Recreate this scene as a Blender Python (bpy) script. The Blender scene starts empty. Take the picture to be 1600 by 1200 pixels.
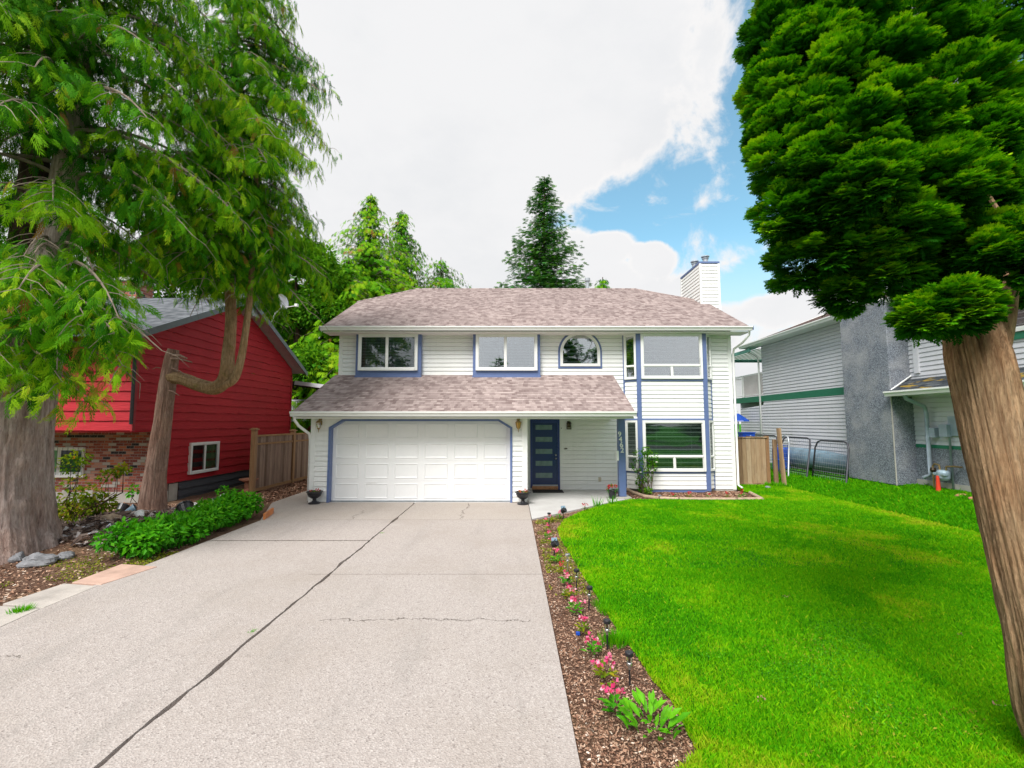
import bpy, math, random
import numpy as np
from mathutils import Vector, noise
random.seed(7)
R = math.radians
scene = bpy.context.scene
C = scene.collection

# ---------------------------------------------------------------- camera
FOC, PITCH, EYE = 720.0, R(4.76), 2.15       # focal length in photo pixels, tilt, eye height
cd = bpy.data.cameras.new('camera')
cam = bpy.data.objects.new('camera', cd); C.objects.link(cam)
cam.location = (0, 0, EYE); cam.rotation_euler = (R(90) + PITCH, 0, 0)
cd.sensor_width = 36; cd.lens = 36 * FOC / 1600; cd.clip_start = 0.05; cd.clip_end = 2000
scene.camera = cam

# ---------------------------------------------------------------- sun, sky, exposure
SUN_EL, SUN_AZ = R(52), R(205)               # azimuth clockwise from +Y
scene.view_settings.view_transform = 'Standard'; scene.view_settings.look = 'None'
scene.view_settings.exposure = 1.34; scene.view_settings.gamma = 1
sl = bpy.data.lights.new('sun', 'SUN'); sl.energy = 2.1; sl.angle = R(30); sl.color = (1, .975, .94)
so = bpy.data.objects.new('sun', sl); C.objects.link(so)
sd = Vector((math.sin(SUN_AZ) * math.cos(SUN_EL), math.cos(SUN_AZ) * math.cos(SUN_EL), math.sin(SUN_EL)))
so.rotation_euler = sd.to_track_quat('Z', 'Y').to_euler(); so.location = (0, -5, 30)

w = bpy.data.worlds.new('World'); scene.world = w; w.use_nodes = True
nt = w.node_tree; nt.nodes.clear()
class NT:
    """tiny node-graph helper"""
    def __init__(s, t): s.t = t
    def n(s, typ, **kw):
        nd = s.t.nodes.new(typ)
        for k, v in kw.items():
            if k.startswith('i_'):
                key = k[2:]; key = int(key) if key.isdigit() else key.replace('_', ' ')
                s.set(nd.inputs[key], v)
            else: setattr(nd, k, v)
        return nd
    def set(s, inp, v):
        if isinstance(v, bpy.types.NodeSocket): s.t.links.new(v, inp)
        elif isinstance(v, bpy.types.Node): s.t.links.new(v.outputs[0], inp)
        else: inp.default_value = v
    def m(s, op, a, b=None, c=None, clamp=False):
        nd = s.t.nodes.new('ShaderNodeMath'); nd.operation = op; nd.use_clamp = clamp
        s.set(nd.inputs[0], a)
        if b is not None: s.set(nd.inputs[1], b)
        if c is not None: s.set(nd.inputs[2], c)
        return nd.outputs[0]
    def ss(s, x, a, b):                       # smoothstep from a to b
        nd = s.t.nodes.new('ShaderNodeMapRange'); nd.interpolation_type = 'SMOOTHSTEP'
        s.set(nd.inputs[0], x); nd.inputs[1].default_value = a; nd.inputs[2].default_value = b
        return nd.outputs[0]
    def mix(s, f, a, b, mode='MIX'):
        nd = s.t.nodes.new('ShaderNodeMix'); nd.data_type = 'RGBA'; nd.blend_type = mode
        s.set(nd.inputs[0], f)
        for i, v in ((6, a), (7, b)):
            s.set(nd.inputs[i], (*v, 1) if isinstance(v, tuple) and len(v) == 3 else v)
        return nd.outputs[2]
    def noise(s, vec, scale, detail=4, rough=.55, dist=0, dim='3D'):
        nd = s.t.nodes.new('ShaderNodeTexNoise'); nd.noise_dimensions = dim
        if vec is not None: s.set(nd.inputs['Vector'], vec)
        nd.inputs['Scale'].default_value = scale; nd.inputs['Detail'].default_value = detail
        nd.inputs['Roughness'].default_value = rough; nd.inputs['Distortion'].default_value = dist
        return nd.outputs[0]
    def ramp(s, f, stops, interp='LINEAR'):
        nd = s.t.nodes.new('ShaderNodeValToRGB'); s.set(nd.inputs[0], f)
        cr = nd.color_ramp; cr.interpolation = interp
        while len(cr.elements) < len(stops): cr.elements.new(.5)
        for e, (p, c) in zip(cr.elements, stops):
            e.position = p; e.color = (*c, 1) if len(c) == 3 else c
        return nd.outputs[0]
    def vscale(s, v, x, y, z):
        nd = s.t.nodes.new('ShaderNodeVectorMath'); nd.operation = 'MULTIPLY'
        s.set(nd.inputs[0], v); nd.inputs[1].default_value = (x, y, z); return nd.outputs[0]
    def sep(s, v):
        nd = s.t.nodes.new('ShaderNodeSeparateXYZ'); s.set(nd.inputs[0], v); return nd.outputs
    def comb(s, x, y, z):
        nd = s.t.nodes.new('ShaderNodeCombineXYZ')
        for i, v in enumerate((x, y, z)): s.set(nd.inputs[i], v)
        return nd.outputs[0]

g = NT(nt)
sky = g.n('ShaderNodeTexSky', sky_type='NISHITA', sun_disc=False, sun_elevation=SUN_EL, sun_rotation=SUN_AZ,
          air_density=1.0, dust_density=0.4, ozone_density=2.0)
tc = g.n('ShaderNodeTexCoord'); D = tc.outputs['Generated']
dx, dy, dz = g.sep(D)
nA = g.m('SUBTRACT', g.noise(D, 5.5, 9, .62, .25), .5)
nB = g.m('SUBTRACT', g.noise(g.vscale(D, 1, 1, 1.6), 2.2, 5, .55), .5)
az = g.m('DEGREES', g.m('ARCTAN2', dx, dy)); el = g.m('DEGREES', g.m('ARCSINE', dz))
def blob(a, e, ra, re, rot=0):
    c, s_ = math.cos(R(rot)), math.sin(R(rot))
    x = g.m('SUBTRACT', az, a); y = g.m('SUBTRACT', el, e)
    u = g.m('DIVIDE', g.m('ADD', g.m('MULTIPLY', x, c), g.m('MULTIPLY', y, s_)), ra)
    v = g.m('DIVIDE', g.m('SUBTRACT', g.m('MULTIPLY', y, c), g.m('MULTIPLY', x, s_)), re)
    return g.m('SUBTRACT', 1.0, g.m('SQRT', g.m('ADD', g.m('MULTIPLY', u, u), g.m('MULTIPLY', v, v))))
# openings of blue in the cloud deck, as directions (azimuth, elevation)
f = blob(34.5, 34, 10.5, 22, 0)
for bb in (BL := [(29, 23, 12, 6.5, 15), (16, 24.2, 13, 4.6, 14), (31, 15.5, 9, 5, 0), (60, 35, 18, 14, 10), (-110, 40, 30, 14, 0), (150, 38, 22, 12, 0)]):
    f = g.m('MAXIMUM', f, blob(*bb))
for bb in ((8, 19.5, 7, 4.2, -8), (13, 21.3, 3.5, 2.2, 0), (17.5, 19.2, 3.2, 2.2, -15), (22, 15.5, 3.0, 1.8, 0), (31, 12.5, 8, 2.6, 0)): f = g.m('SUBTRACT', f, g.m('MULTIPLY', g.m('MAXIMUM', blob(*bb), 0.0), 1.7))
fn = g.m('ADD', f, g.m('ADD', g.m('MULTIPLY', nA, 2.7), g.m('MULTIPLY', nB, .7)))
gap = g.ss(fn, -.08, .34)
wisps = g.ss(g.noise(g.vscale(D, 1, 1, 2.2), 7, 8, .6, .6), .56, .72)
gap = g.m('MULTIPLY', gap, g.m('SUBTRACT', 1.0, g.m('MULTIPLY', wisps, .75)))
low = g.ss(el, 22, 9)                         # sky pales towards the horizon
shade = g.ss(g.noise(g.vscale(D, 1, 1, 1.8), 3.2, 6, .6), .38, .72)
cl = g.mix(shade, (.35, .35, .354), (.322, .326, .334))
edge = g.ss(fn, -.28, .05)
cl = g.mix(g.m('MULTIPLY', edge, .6), cl, (.39, .38, .373))
bgc = g.n('ShaderNodeBackground'); g.set(bgc.inputs[0], cl); bgc.inputs[1].default_value = 1.02
skc = g.mix(.10, g.mix(1.0, sky.outputs[0], (.82, 1.12, .95), 'MULTIPLY'), (2.4, 3.0, 3.3))
bgs = g.n('ShaderNodeBackground'); g.set(bgs.inputs[0], skc); bgs.inputs[1].default_value = 0.098
bgp = g.n('ShaderNodeBackground'); bgp.inputs[0].default_value = (.27, .345, .40, 1); bgp.inputs[1].default_value = 1.0
mx0 = g.n('ShaderNodeMixShader'); g.set(mx0.inputs[0], g.m('MULTIPLY', low, .8)); g.set(mx0.inputs[1], bgs); g.set(mx0.inputs[2], bgp)
mx = g.n('ShaderNodeMixShader'); g.set(mx.inputs[0], gap); g.set(mx.inputs[1], bgc); g.set(mx.inputs[2], mx0)
wo = g.n('ShaderNodeOutputWorld'); g.set(wo.inputs[0], mx)

# ---------------------------------------------------------------- pixel -> place helpers (photo pixels 1600x1200)
def ray(px, py):
    u, v = (px - 800) / FOC, (600 - py) / FOC
    return Vector((u, math.cos(PITCH) - v * math.sin(PITCH), math.sin(PITCH) + v * math.cos(PITCH)))
def G(px, py, z=0):
    d = ray(px, py); t = (z - EYE) / d.z; return (d.x * t, d.y * t)
def atY(px, py, Y):
    d = ray(px, py); t = Y / d.y; return (d.x * t, EYE + d.z * t)
def atX(px, py, X):
    d = ray(px, py); t = X / d.x; return (d.y * t, EYE + d.z * t)
def P3(px, py, Y):
    d = ray(px, py); t = Y / d.y; return Vector((d.x * t, Y, EYE + d.z * t))

# ---------------------------------------------------------------- object helpers
def tag(o, label=None, cat=None, group=None, kind=None):
    if label: o['label'] = label
    if cat: o['category'] = cat
    if group: o['group'] = group
    if kind: o['kind'] = kind
    return o
def empty(name, loc, label=None, cat=None, group=None):
    o = bpy.data.objects.new(name, None); C.objects.link(o); o.location = loc; o.empty_display_size = .1
    return tag(o, label, cat, group)
def root_loc(p):
    l = Vector((0, 0, 0))
    while p is not None: l += p.location; p = p.parent
    return l
def copy_tree(o, parent=None):
    c = o.copy(); C.objects.link(c); c.parent = parent
    for ch in [x for x in bpy.data.objects if x.parent == o]: copy_tree(ch, c)
    return c

class Fr:
    """frame on a surface: a along it, s up it, d outwards"""
    def __init__(s, o, ax, up, n): s.o, s.ax, s.up, s.n = Vector(o), Vector(ax).normalized(), Vector(up).normalized(), Vector(n).normalized()
    def __call__(s, a, t, d=0): return s.o + s.ax * a + s.up * t + s.n * d
W0 = Fr((0, 0, 0), (1, 0, 0), (0, 0, 1), (0, -1, 0))

class MB:
    def __init__(s): s.v, s.f, s.uv = [], [], []
    def q(s, *pts, uv=None):
        i = len(s.v); s.v += [tuple(p) for p in pts]; s.f.append(tuple(range(i, i + len(pts))))
        s.uv += list(uv) if uv else [(p[0] + p[1] * .37, p[2] + p[1] * .61) for p in pts]
    def box(s, x0, y0, z0, x1, y1, z1):
        s.fbox(Fr((0, 0, 0), (1, 0, 0), (0, 0, 1), (0, 1, 0)), x0, x1, z0, z1, y0, y1); return s
    def fbox(s, fr, a0, a1, t0, t1, d0, d1):
        p = [fr(a, t, d) for d in (d0, d1) for a, t in ((a0, t0), (a1, t0), (a1, t1), (a0, t1))]
        for k in ((0, 1, 2, 3), (4, 5, 6, 7), (0, 1, 5, 4), (1, 2, 6, 5), (2, 3, 7, 6), (3, 0, 4, 7)):
            pts = [p[i] for i in k]
            uv = []
            for q_ in pts:
                r = q_ - fr.o; A, T, Dd = r.dot(fr.ax), r.dot(fr.up), r.dot(fr.n)
                uv.append((A, T) if k in ((0, 1, 2, 3), (4, 5, 6, 7)) else (A, Dd) if k in ((0, 1, 5, 4), (2, 3, 7, 6)) else (Dd, T))
            s.q(*pts, uv=uv)
        return s
    def prism(s, fr, poly, d0, d1):
        n = len(poly); s.q(*[fr(a, t, d1) for a, t in poly], uv=poly); s.q(*[fr(a, t, d0) for a, t in poly[::-1]], uv=poly[::-1])
        for i in range(n):
            (a, b), (c, d) = poly[i], poly[(i + 1) % n]
            s.q(fr(a, b, d0), fr(c, d, d0), fr(c, d, d1), fr(a, b, d1))
        return s
    def tube(s, path, rad, n=8, cap=True, ell=1.0):
        path = [Vector(p) for p in path]; m = len(path)
        if not hasattr(rad, '__len__'): rad = [rad] * m
        rings, ref = [], None
        for i, p in enumerate(path):
            t = (path[min(i + 1, m - 1)] - path[max(i - 1, 0)]).normalized()
            if ref is None: ref = Vector((0, 0, 1)) if abs(t.z) < .9 else Vector((1, 0, 0))
            u = (ref - t * ref.dot(t)).normalized(); ref = u; v = t.cross(u)
            b = len(s.v)
            for k in range(n):
                a = 2 * math.pi * k / n; s.v.append(tuple(p + (u * math.cos(a) + v * math.sin(a) * ell) * rad[i]))
            rings.append(b)
        L = 0
        for i in range(m - 1):
            dl = (path[i + 1] - path[i]).length
            for k in range(n):
                k2 = (k + 1) % n; a, b = rings[i], rings[i + 1]
                s.f.append((a + k, a + k2, b + k2, b + k)); c = 2 * math.pi * rad[0] / n
                s.uv += [(k * c, L), ((k + 1) * c, L), ((k + 1) * c, L + dl), (k * c, L + dl)]
            L += dl
        if cap:
            for b in (rings[0], rings[-1]):
                s.f.append(tuple(b + k for k in range(n))); s.uv += [(math.cos(k), math.sin(k)) for k in range(n)]
        return s
    def lathe(s, c, prof, n=24, tilt=None):
        b0 = len(s.v); c = Vector(c)
        for r, z in prof:
            for k in range(n):
                a = 2 * math.pi * k / n; p = Vector((r * math.cos(a), r * math.sin(a), z))
                if tilt is not None: p = tilt @ p
                s.v.append(tuple(c + p))
        for i in range(len(prof) - 1):
            for k in range(n):
                k2 = (k + 1) % n; s.f.append((b0 + i * n + k, b0 + i * n + k2, b0 + (i + 1) * n + k2, b0 + (i + 1) * n + k))
                s.uv += [(k / n, i), ((k + 1) / n, i), ((k + 1) / n, i + 1), (k / n, i + 1)]
        for i in (0, len(prof) - 1):
            if prof[i][0] > 1e-4:
                s.f.append(tuple(b0 + i * n + k for k in range(n))); s.uv += [(0, 0)] * n
        return s
    def build(s, name, mat, parent=None, smooth=False, bevel=0, **kw):
        me = bpy.data.meshes.new(name); L = root_loc(parent)
        me.from_pydata([(x - L.x, y - L.y, z - L.z) for x, y, z in s.v], [], s.f)
        uvl = me.uv_layers.new(name='UVMap'); flat = [c for uv in s.uv for c in uv[:2]]
        uvl.data.foreach_set('uv', flat)
        if smooth: me.polygons.foreach_set('use_smooth', [True] * len(me.polygons))
        me.materials.append(mat); me.validate(); me.update()
        o = bpy.data.objects.new(name, me); C.objects.link(o); o.parent = parent
        if bevel:
            import bmesh
            bm = bmesh.new(); bm.from_mesh(me); bmesh.ops.remove_doubles(bm, verts=bm.verts, dist=1e-5)
            bmesh.ops.recalc_face_normals(bm, faces=bm.faces); bm.to_mesh(me); bm.free()
            md = o.modifiers.new('bevel', 'BEVEL'); md.width = bevel; md.segments = 2; md.limit_method = 'ANGLE'
        return tag(o, **kw)

def mesh_np(name, V, nper, mat, parent=None, tint=None, smooth=False, **kw):
    """V: (nfaces, nper, 3) array of polygon corners -> one mesh"""
    F = len(V); L = root_loc(parent); V = V.reshape(-1, 3) - np.array(L)[None]
    me = bpy.data.meshes.new(name); me.vertices.add(F * nper); me.vertices.foreach_set('co', V.astype(np.float32).ravel())
    me.loops.add(F * nper); me.loops.foreach_set('vertex_index', np.arange(F * nper, dtype=np.int32))
    me.polygons.add(F); me.polygons.foreach_set('loop_start', np.arange(F, dtype=np.int32) * nper)
    me.polygons.foreach_set('loop_total', np.full(F, nper, dtype=np.int32))
    if smooth: me.polygons.foreach_set('use_smooth', np.ones(F, bool))
    if tint is not None:
        at = me.attributes.new('tint', 'FLOAT', 'FACE'); at.data.foreach_set('value', tint.astype(np.float32))
    me.materials.append(mat); me.update()
    o = bpy.data.objects.new(name, me); C.objects.link(o); o.parent = parent
    return tag(o, **kw)

# ---------------------------------------------------------------- materials
def new_mat(name):
    m = bpy.data.materials.new(name); m.use_nodes = True; t = m.node_tree
    return m, NT(t), t.nodes['Principled BSDF'], t.nodes['Material Output']
def geo(g): return g.n('ShaderNodeTexCoord').outputs['Object']
def uvc(g): return g.n('ShaderNodeTexCoord').outputs['UV']
def bump(g, b, h, dist=.01, strength=1.0):
    nd = g.n('ShaderNodeBump'); nd.inputs['Distance'].default_value = dist; nd.inputs['Strength'].default_value = strength
    g.set(nd.inputs['Height'], h); g.set(b.inputs['Normal'], nd)
def simple(name, col, rough=.5, metal=0, var=.12, scale=6, bmp=0, bscale=60, spec=.5, streak=0):
    m, g, b, o = new_mat(name); c = geo(g)
    n1 = g.noise(c, scale, 5, .6)
    lo = tuple(x * (1 - var) for x in col); hi = tuple(min(1, x * (1 + var)) for x in col)
    cc = g.ramp(n1, [(.3, lo), (.7, hi)])
    if streak:
        n2 = g.noise(g.vscale(c, 3.5, 3.5, .25), 2.0, 4, .6)
        cc = g.mix(g.m('MULTIPLY', g.ss(n2, .5, .8), streak), cc, (.30, .29, .25))
    g.set(b.inputs['Base Color'], cc); b.inputs['Roughness'].default_value = rough; b.inputs['Metallic'].default_value = metal
    b.inputs['Specular IOR Level'].default_value = spec
    if bmp: bump(g, b, g.noise(c, bscale, 4, .6), bmp)
    return m

M = {}
M['siding'] = simple('white_vinyl_siding', (.83, .83, .81), .45, var=.03, scale=1.2, streak=.10)
M['siding_grey'] = simple('pale_grey_vinyl_siding', (.62, .62, .66), .5, var=.04, scale=1.5, streak=.15)
M['white'] = simple('white_painted_trim', (.82, .82, .80), .35, var=.02)
M['soffit'] = simple('cream_soffit', (.78, .77, .73), .6, var=.03)
M['blue'] = simple('slate_blue_paint', (.115, .165, .34), .4, var=.06)
M['navy'] = simple('navy_door_paint', (.006, .026, .125), .3, var=.1)
M['dark_blue'] = simple('deep_blue_jamb', (.02, .045, .2), .4, var=.1)
M['garage'] = simple('garage_door_white', (.83, .83, .83), .4, var=.015)
M['black'] = simple('black_rubber', (.012, .012, .014), .5, var=.2)
M['black_plastic'] = simple('black_plastic', (.018, .018, .022), .35, var=.2)
M['bronze'] = simple('dark_bronze_metal', (.06, .045, .03), .4, .7)
M['brass'] = simple('aged_brass', (.35, .25, .11), .4, .8)
M['steel'] = simple('brushed_steel', (.6, .6, .62), .3, .9, var=.05)
M['galv'] = simple('galvanised_metal', (.42, .45, .48), .45, .5)
M['greypaint'] = simple('grey_painted_metal', (.36, .42, .50), .5, .2)
M['amber'] = simple('amber_glass', (.6, .35, .08), .15, var=.1)
M['green_trim'] = simple('dark_green_trim', (.012, .16, .085), .5, var=.1)
M['green_panel'] = simple('green_corrugated_panel', (.10, .28, .23), .4, var=.1)
M['grey_fascia'] = simple('grey_painted_fascia', (.16, .18, .21), .5, var=.1)
M['pink_soffit'] = simple('mauve_soffit_boards', (.38, .25, .27), .6, var=.1)
M['dark_under'] = simple('dark_underside', (.03, .025, .022), .7)
M['wood_new'] = simple('cedar_wood', (.42, .20, .09), .6, var=.3, scale=9)
M['orange_wood'] = simple('orange_stained_wood', (.55, .18, .05), .5, var=.2)
M['terracotta'] = simple('terracotta', (.40, .17, .10), .7, var=.2)
M['blue_plastic'] = simple('bright_blue_plastic', (.01, .07, .42), .4)
M['orange_plastic'] = simple('orange_red_plastic', (.7, .05, .02), .4)
M['red_paint'] = simple('red_board', (.30, .012, .02), .55, var=.1)
M['tarp'] = simple('blue_grey_tarpaulin', (.16, .25, .32), .45, var=.35, scale=2.5)
M['steel_dark'] = simple('dark_steel_tube', (.05, .05, .06), .5, .4)
M['concrete_base'] = simple('foundation_concrete', (.42, .40, .36), .8, var=.2, scale=4, bmp=.003)
M['stone'] = simple('grey_stone', (.19, .19, .20), .85, var=.45, scale=9, bmp=.02, bscale=14)
M['pipe_blue'] = simple('pale_blue_meter_paint', (.33, .43, .50), .4, .2)
M['log'] = simple('pale_log_edging', (.40, .29, .20), .75, var=.3, scale=7, bmp=.004)
M['mat'] = simple('door_mat_fibre', (.012, .012, .012), .95, bmp=.004, bscale=200)

def glass_mat(name, tint=(.75, .82, .82), refl=.1, edge=.8):
    m, g, b, o = new_mat(name); g.t.nodes.remove(b)
    tr = g.n('ShaderNodeBsdfTransparent'); tr.inputs[0].default_value = (*tint, 1)
    gl = g.n('ShaderNodeBsdfGlossy'); gl.inputs['Roughness'].default_value = .012; gl.inputs['Color'].default_value = (.95, .97, 1, 1)
    c = geo(g); bp = g.n('ShaderNodeBump'); bp.inputs['Distance'].default_value = .004; g.set(bp.inputs['Height'], g.noise(c, 1.1, 2, .4)); g.set(gl.inputs['Normal'], bp)
    lw = g.n('ShaderNodeLayerWeight'); lw.inputs[0].default_value = .3
    fac = g.m('ADD', g.m('MULTIPLY', lw.outputs['Fresnel'], edge), refl, clamp=True)
    mx = g.n('ShaderNodeMixShader'); g.set(mx.inputs[0], fac); g.set(mx.inputs[1], tr); g.set(mx.inputs[2], gl)
    g.set(o.inputs[0], mx); return m
M['glass'] = glass_mat('window_glass', (.85, .9, .9), refl=.07)
M['glass_up'] = glass_mat('upper_window_glass', refl=.38)
M['clear'] = glass_mat('clear_plastic', (.95, .95, .92), .08, .5)
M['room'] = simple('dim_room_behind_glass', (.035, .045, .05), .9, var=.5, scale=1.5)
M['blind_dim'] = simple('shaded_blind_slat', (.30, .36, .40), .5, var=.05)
M['blind'] = simple('pale_blind_slat', (.74, .78, .78), .5, var=.05)
M['curtain'] = simple('green_curtain', (.16, .38, .18), .8, var=.3, scale=5)
M['frost'] = simple('frosted_green_glass', (.15, .23, .23), .25, var=.25, scale=5)

def cellrand(g, uv, w, h, off=.5):
    """random value and mortar distance per brick-like cell"""
    x, y, _ = g.sep(uv)
    row = g.m('FLOOR', g.m('DIVIDE', y, h))
    wn = g.n('ShaderNodeTexWhiteNoise', noise_dimensions='1D'); g.set(wn.inputs['W'], row)
    sh = g.m('MULTIPLY', g.m('MODULO', row, 2.0), off) if off else wn.outputs[0]
    sh = g.m('ADD', sh, g.m('MULTIPLY', wn.outputs[0], .15 if off else 1.0))
    xs = g.m('ADD', g.m('DIVIDE', x, w), sh)
    col = g.m('FLOOR', xs)
    w2 = g.n('ShaderNodeTexWhiteNoise', noise_dimensions='2D'); g.set(w2.inputs['Vector'], g.comb(col, row, 0.0))
    fx = g.m('FRACT', xs); fy = g.m('FRACT', g.m('DIVIDE', y, h))
    return w2.outputs[0], fx, fy
def shingle_mat(name, stops, w=.20, h=.14, moss=None):
    m, g, b, o = new_mat(name); uv = uvc(g)
    r, fx, fy = cellrand(g, uv, w, h, 0)
    r2, fx2, fy2 = cellrand(g, g.vscale(uv, 1.7, 1, 1), w, h, 0)
    c = g.ramp(g.m('ADD', g.m('MULTIPLY', r, .62), g.m('MULTIPLY', r2, .38)), stops)
    n = g.noise(uv, .7, 3, .5); c = g.mix(g.m('MULTIPLY', g.ss(n, .4, .7), .18), c, tuple(x * .6 for x in stops[0][1]))
    gr = g.noise(uv, 90, 2, .7); c = g.mix(.35, c, g.ramp(gr, [(.3, (.3, .3, .3)), (.7, (1.0, 1.0, 1.0))]), 'MULTIPLY')
    if moss:
        c = g.mix(g.ss(g.noise(g.vscale(uv, 1, 3, 1), 1.5, 5, .6), .56, .62), c, moss)
    g.set(b.inputs['Base Color'], c); b.inputs['Roughness'].default_value = .9; b.inputs['Specular IOR Level'].default_value = .2
    bump(g, b, g.m('ADD', g.m('MULTIPLY', r, .5), g.m('MULTIPLY', gr, .2)), .006)
    return m
M['shingle'] = shingle_mat('brown_mix_shingles', [(.10, (.24, .175, .165)), (.42, (.35, .275, .26)), (.62, (.41, .325, .305)), (.9, (.50, .405, .38))], w=.16, h=.14)
M['shingle_grey'] = shingle_mat('grey_shingles', [(.1, (.10, .11, .12)), (.5, (.17, .18, .20)), (.9, (.25, .26, .28))])
M['shingle_moss'] = shingle_mat('mossy_grey_shingles', [(.1, (.03, .035, .045)), (.5, (.06, .07, .08)), (.9, (.11, .12, .13))], moss=(.30, .20, .03))
m, g, b, o = new_mat('used_brick'); uv = uvc(g); M['brick'] = m
r, fx, fy = cellrand(g, uv, .21, .075, .5)
c = g.ramp(r, [(0, (.30, .07, .045)), (.25, (.40, .11, .065)), (.42, (.22, .05, .04)), (.55, (.48, .24, .17)), (.68, (.45, .42, .38)), (.8, (.02, .02, .03)), (.9, (.50, .16, .08))], 'CONSTANT')
c = g.mix(g.m('MULTIPLY', g.ss(g.noise(uv, 25, 4, .7), .5, .75), .6), c, (.5, .45, .4))
mort = g.m('MAXIMUM', g.m('LESS_THAN', fx, .055), g.m('LESS_THAN', fy, .15))
c = g.mix(mort, c, (.33, .30, .27)); g.set(b.inputs['Base Color'], c); b.inputs['Roughness'].default_value = .9
bump(g, b, g.m('SUBTRACT', 1.0, mort), .008)
# rough red cedar siding
def board_mat(name, lo, hi, knots=.3):
    m, g, b, o = new_mat(name); uv = uvc(g)
    n = g.noise(g.vscale(uv, 1.2, 14, 1), 2.2, 6, .65, .6); n2 = g.noise(uv, .5, 3)
    c = g.ramp(n, [(.3, lo), (.7, hi)]); c = g.mix(g.m('MULTIPLY', g.ss(n2, .35, .75), .4), c, tuple(x * .7 for x in lo))
    c = g.mix(g.m('MULTIPLY', g.ss(g.noise(uv, 9, 5, .7), .66, .78), .35), c, tuple(min(1, x * 1.6 + .03) for x in hi))
    g.set(b.inputs['Base Color'], c); b.inputs['Roughness'].default_value = .65; b.inputs['Specular IOR Level'].default_value = .3
    bump(g, b, n, .01); return m
M['red'] = board_mat('red_rough_cedar', (.34, .009, .018), (.50, .022, .034))
M['charcoal'] = board_mat('charcoal_rough_cedar', (.05, .055, .065), (.10, .105, .12))
def wood_mat(name, stops, vert=True, plank=.14):
    m, g, b, o = new_mat(name); uv = uvc(g); x, y, _ = g.sep(uv)
    wn = g.n('ShaderNodeTexWhiteNoise', noise_dimensions='1D'); g.set(wn.inputs['W'], g.m('FLOOR', g.m('DIVIDE', x, plank)))
    n = g.noise(g.vscale(g.comb(x, y, g.m('MULTIPLY', wn.outputs[0], 9.0)), 16, 1.0, 1), 2.2, 6, .65, .4)
    f = g.m('ADD', g.m('MULTIPLY', n, .6), g.m('MULTIPLY', wn.outputs[0], .4))
    c = g.ramp(f, stops)
    c = g.mix(g.m('MULTIPLY', g.ss(g.noise(g.vscale(uv, 3, .8, 1), 1.6, 5, .6), .5, .75), .45), c, (.09, .065, .045))
    g.set(b.inputs['Base Color'], c); b.inputs['Roughness'].default_value = .85; b.inputs['Specular IOR Level'].default_value = .2
    bump(g, b, n, .006); return m
M['fence'] = wood_mat('weathered_fence_boards', [(.25, (.16, .105, .08)), (.5, (.27, .19, .15)), (.75, (.38, .28, .22))])
M['fence_warm'] = wood_mat('warm_fence_boards', [(.25, (.20, .12, .07)), (.5, (.36, .24, .14)), (.75, (.48, .36, .24))])
M['post_wood'] = wood_mat('fence_post_wood', [(.25, (.22, .12, .06)), (.5, (.34, .20, .10)), (.75, (.42, .27, .16))], plank=5)
# pebble stucco
m, g, b, o = new_mat('grey_pebble_stucco'); c0 = geo(g); M['stucco'] = m
vo = g.n('ShaderNodeTexVoronoi'); g.set(vo.inputs['Vector'], c0); vo.inputs['Scale'].default_value = 65
big = g.noise(c0, 1.1, 6, .65)
c = g.ramp(vo.outputs['Color'], [(.1, (.06, .07, .09)), (.5, (.16, .18, .22)), (.9, (.34, .37, .42))])
c = g.mix(g.ss(big, .42, .7), c, g.mix(.55, c, (.40, .40, .41)))
g.set(b.inputs['Base Color'], c); b.inputs['Roughness'].default_value = .9; bump(g, b, vo.outputs['Distance'], .01)
# driveway: exposed aggregate concrete with joints, hairline cracks and stains
m, g, b, o = new_mat('aggregate_concrete'); c0 = geo(g); M['drive'] = m
x, y, _ = g.sep(c0)
v1 = g.n('ShaderNodeTexVoronoi'); g.set(v1.inputs['Vector'], c0); v1.inputs['Scale'].default_value = 75
v2 = g.noise(c0, 140, 3, .7); big = g.noise(c0, .55, 5, .6); mid = g.noise(c0, 5, 5, .7)
c = g.ramp(v1.outputs['Color'], [(.05, (.16, .13, .12)), (.2, (.33, .285, .26)), (.6, (.40, .35, .32)), (.92, (.52, .47, .435))])
c = g.mix(.3, c, g.ramp(v2, [(.3, (.29, .25, .23)), (.7, (.55, .495, .46))]))
c = g.mix(g.m('MULTIPLY', g.ss(big, .42, .72), .5), c, (.33, .28, .24))
c = g.mix(g.m('MULTIPLY', g.ss(g.noise(g.vscale(c0, 2.2, .35, 1), 1.1, 5, .65), .5, .75), .35), c, (.26, .235, .215))
c = g.mix(g.m('MULTIPLY', g.ss(g.noise(c0, 1.9, 3, .6, 1.0), .69, .75), .3), c, (.16, .13, .11))
c = g.mix(g.m('MULTIPLY', g.ss(mid, .52, .8), .25), c, (.30, .27, .25))
far = g.ss(y, 10.2, 10.6); c = g.mix(g.m('MULTIPLY', far, .25), c, (.42, .36, .29))
wig = g.m('SUBTRACT', g.noise(c0, 3.0, 6, .75), .5)
wig2 = g.m('SUBTRACT', g.noise(c0, 30.0, 3, .7), .5)
crack = None
def line(coord, pos, wid, amp, amp2, lo=None, hi=None, other=None):
    dd = g.m('ABSOLUTE', g.m('ADD', g.m('SUBTRACT', coord, pos), g.m('ADD', g.m('MULTIPLY', wig, amp), g.m('MULTIPLY', wig2, amp2))))
    k = g.m('LESS_THAN', dd, wid)
    if lo is not None: k = g.m('MULTIPLY', k, g.m('MULTIPLY', g.m('GREATER_THAN', other, lo), g.m('LESS_THAN', other, hi)))
    return k
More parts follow.
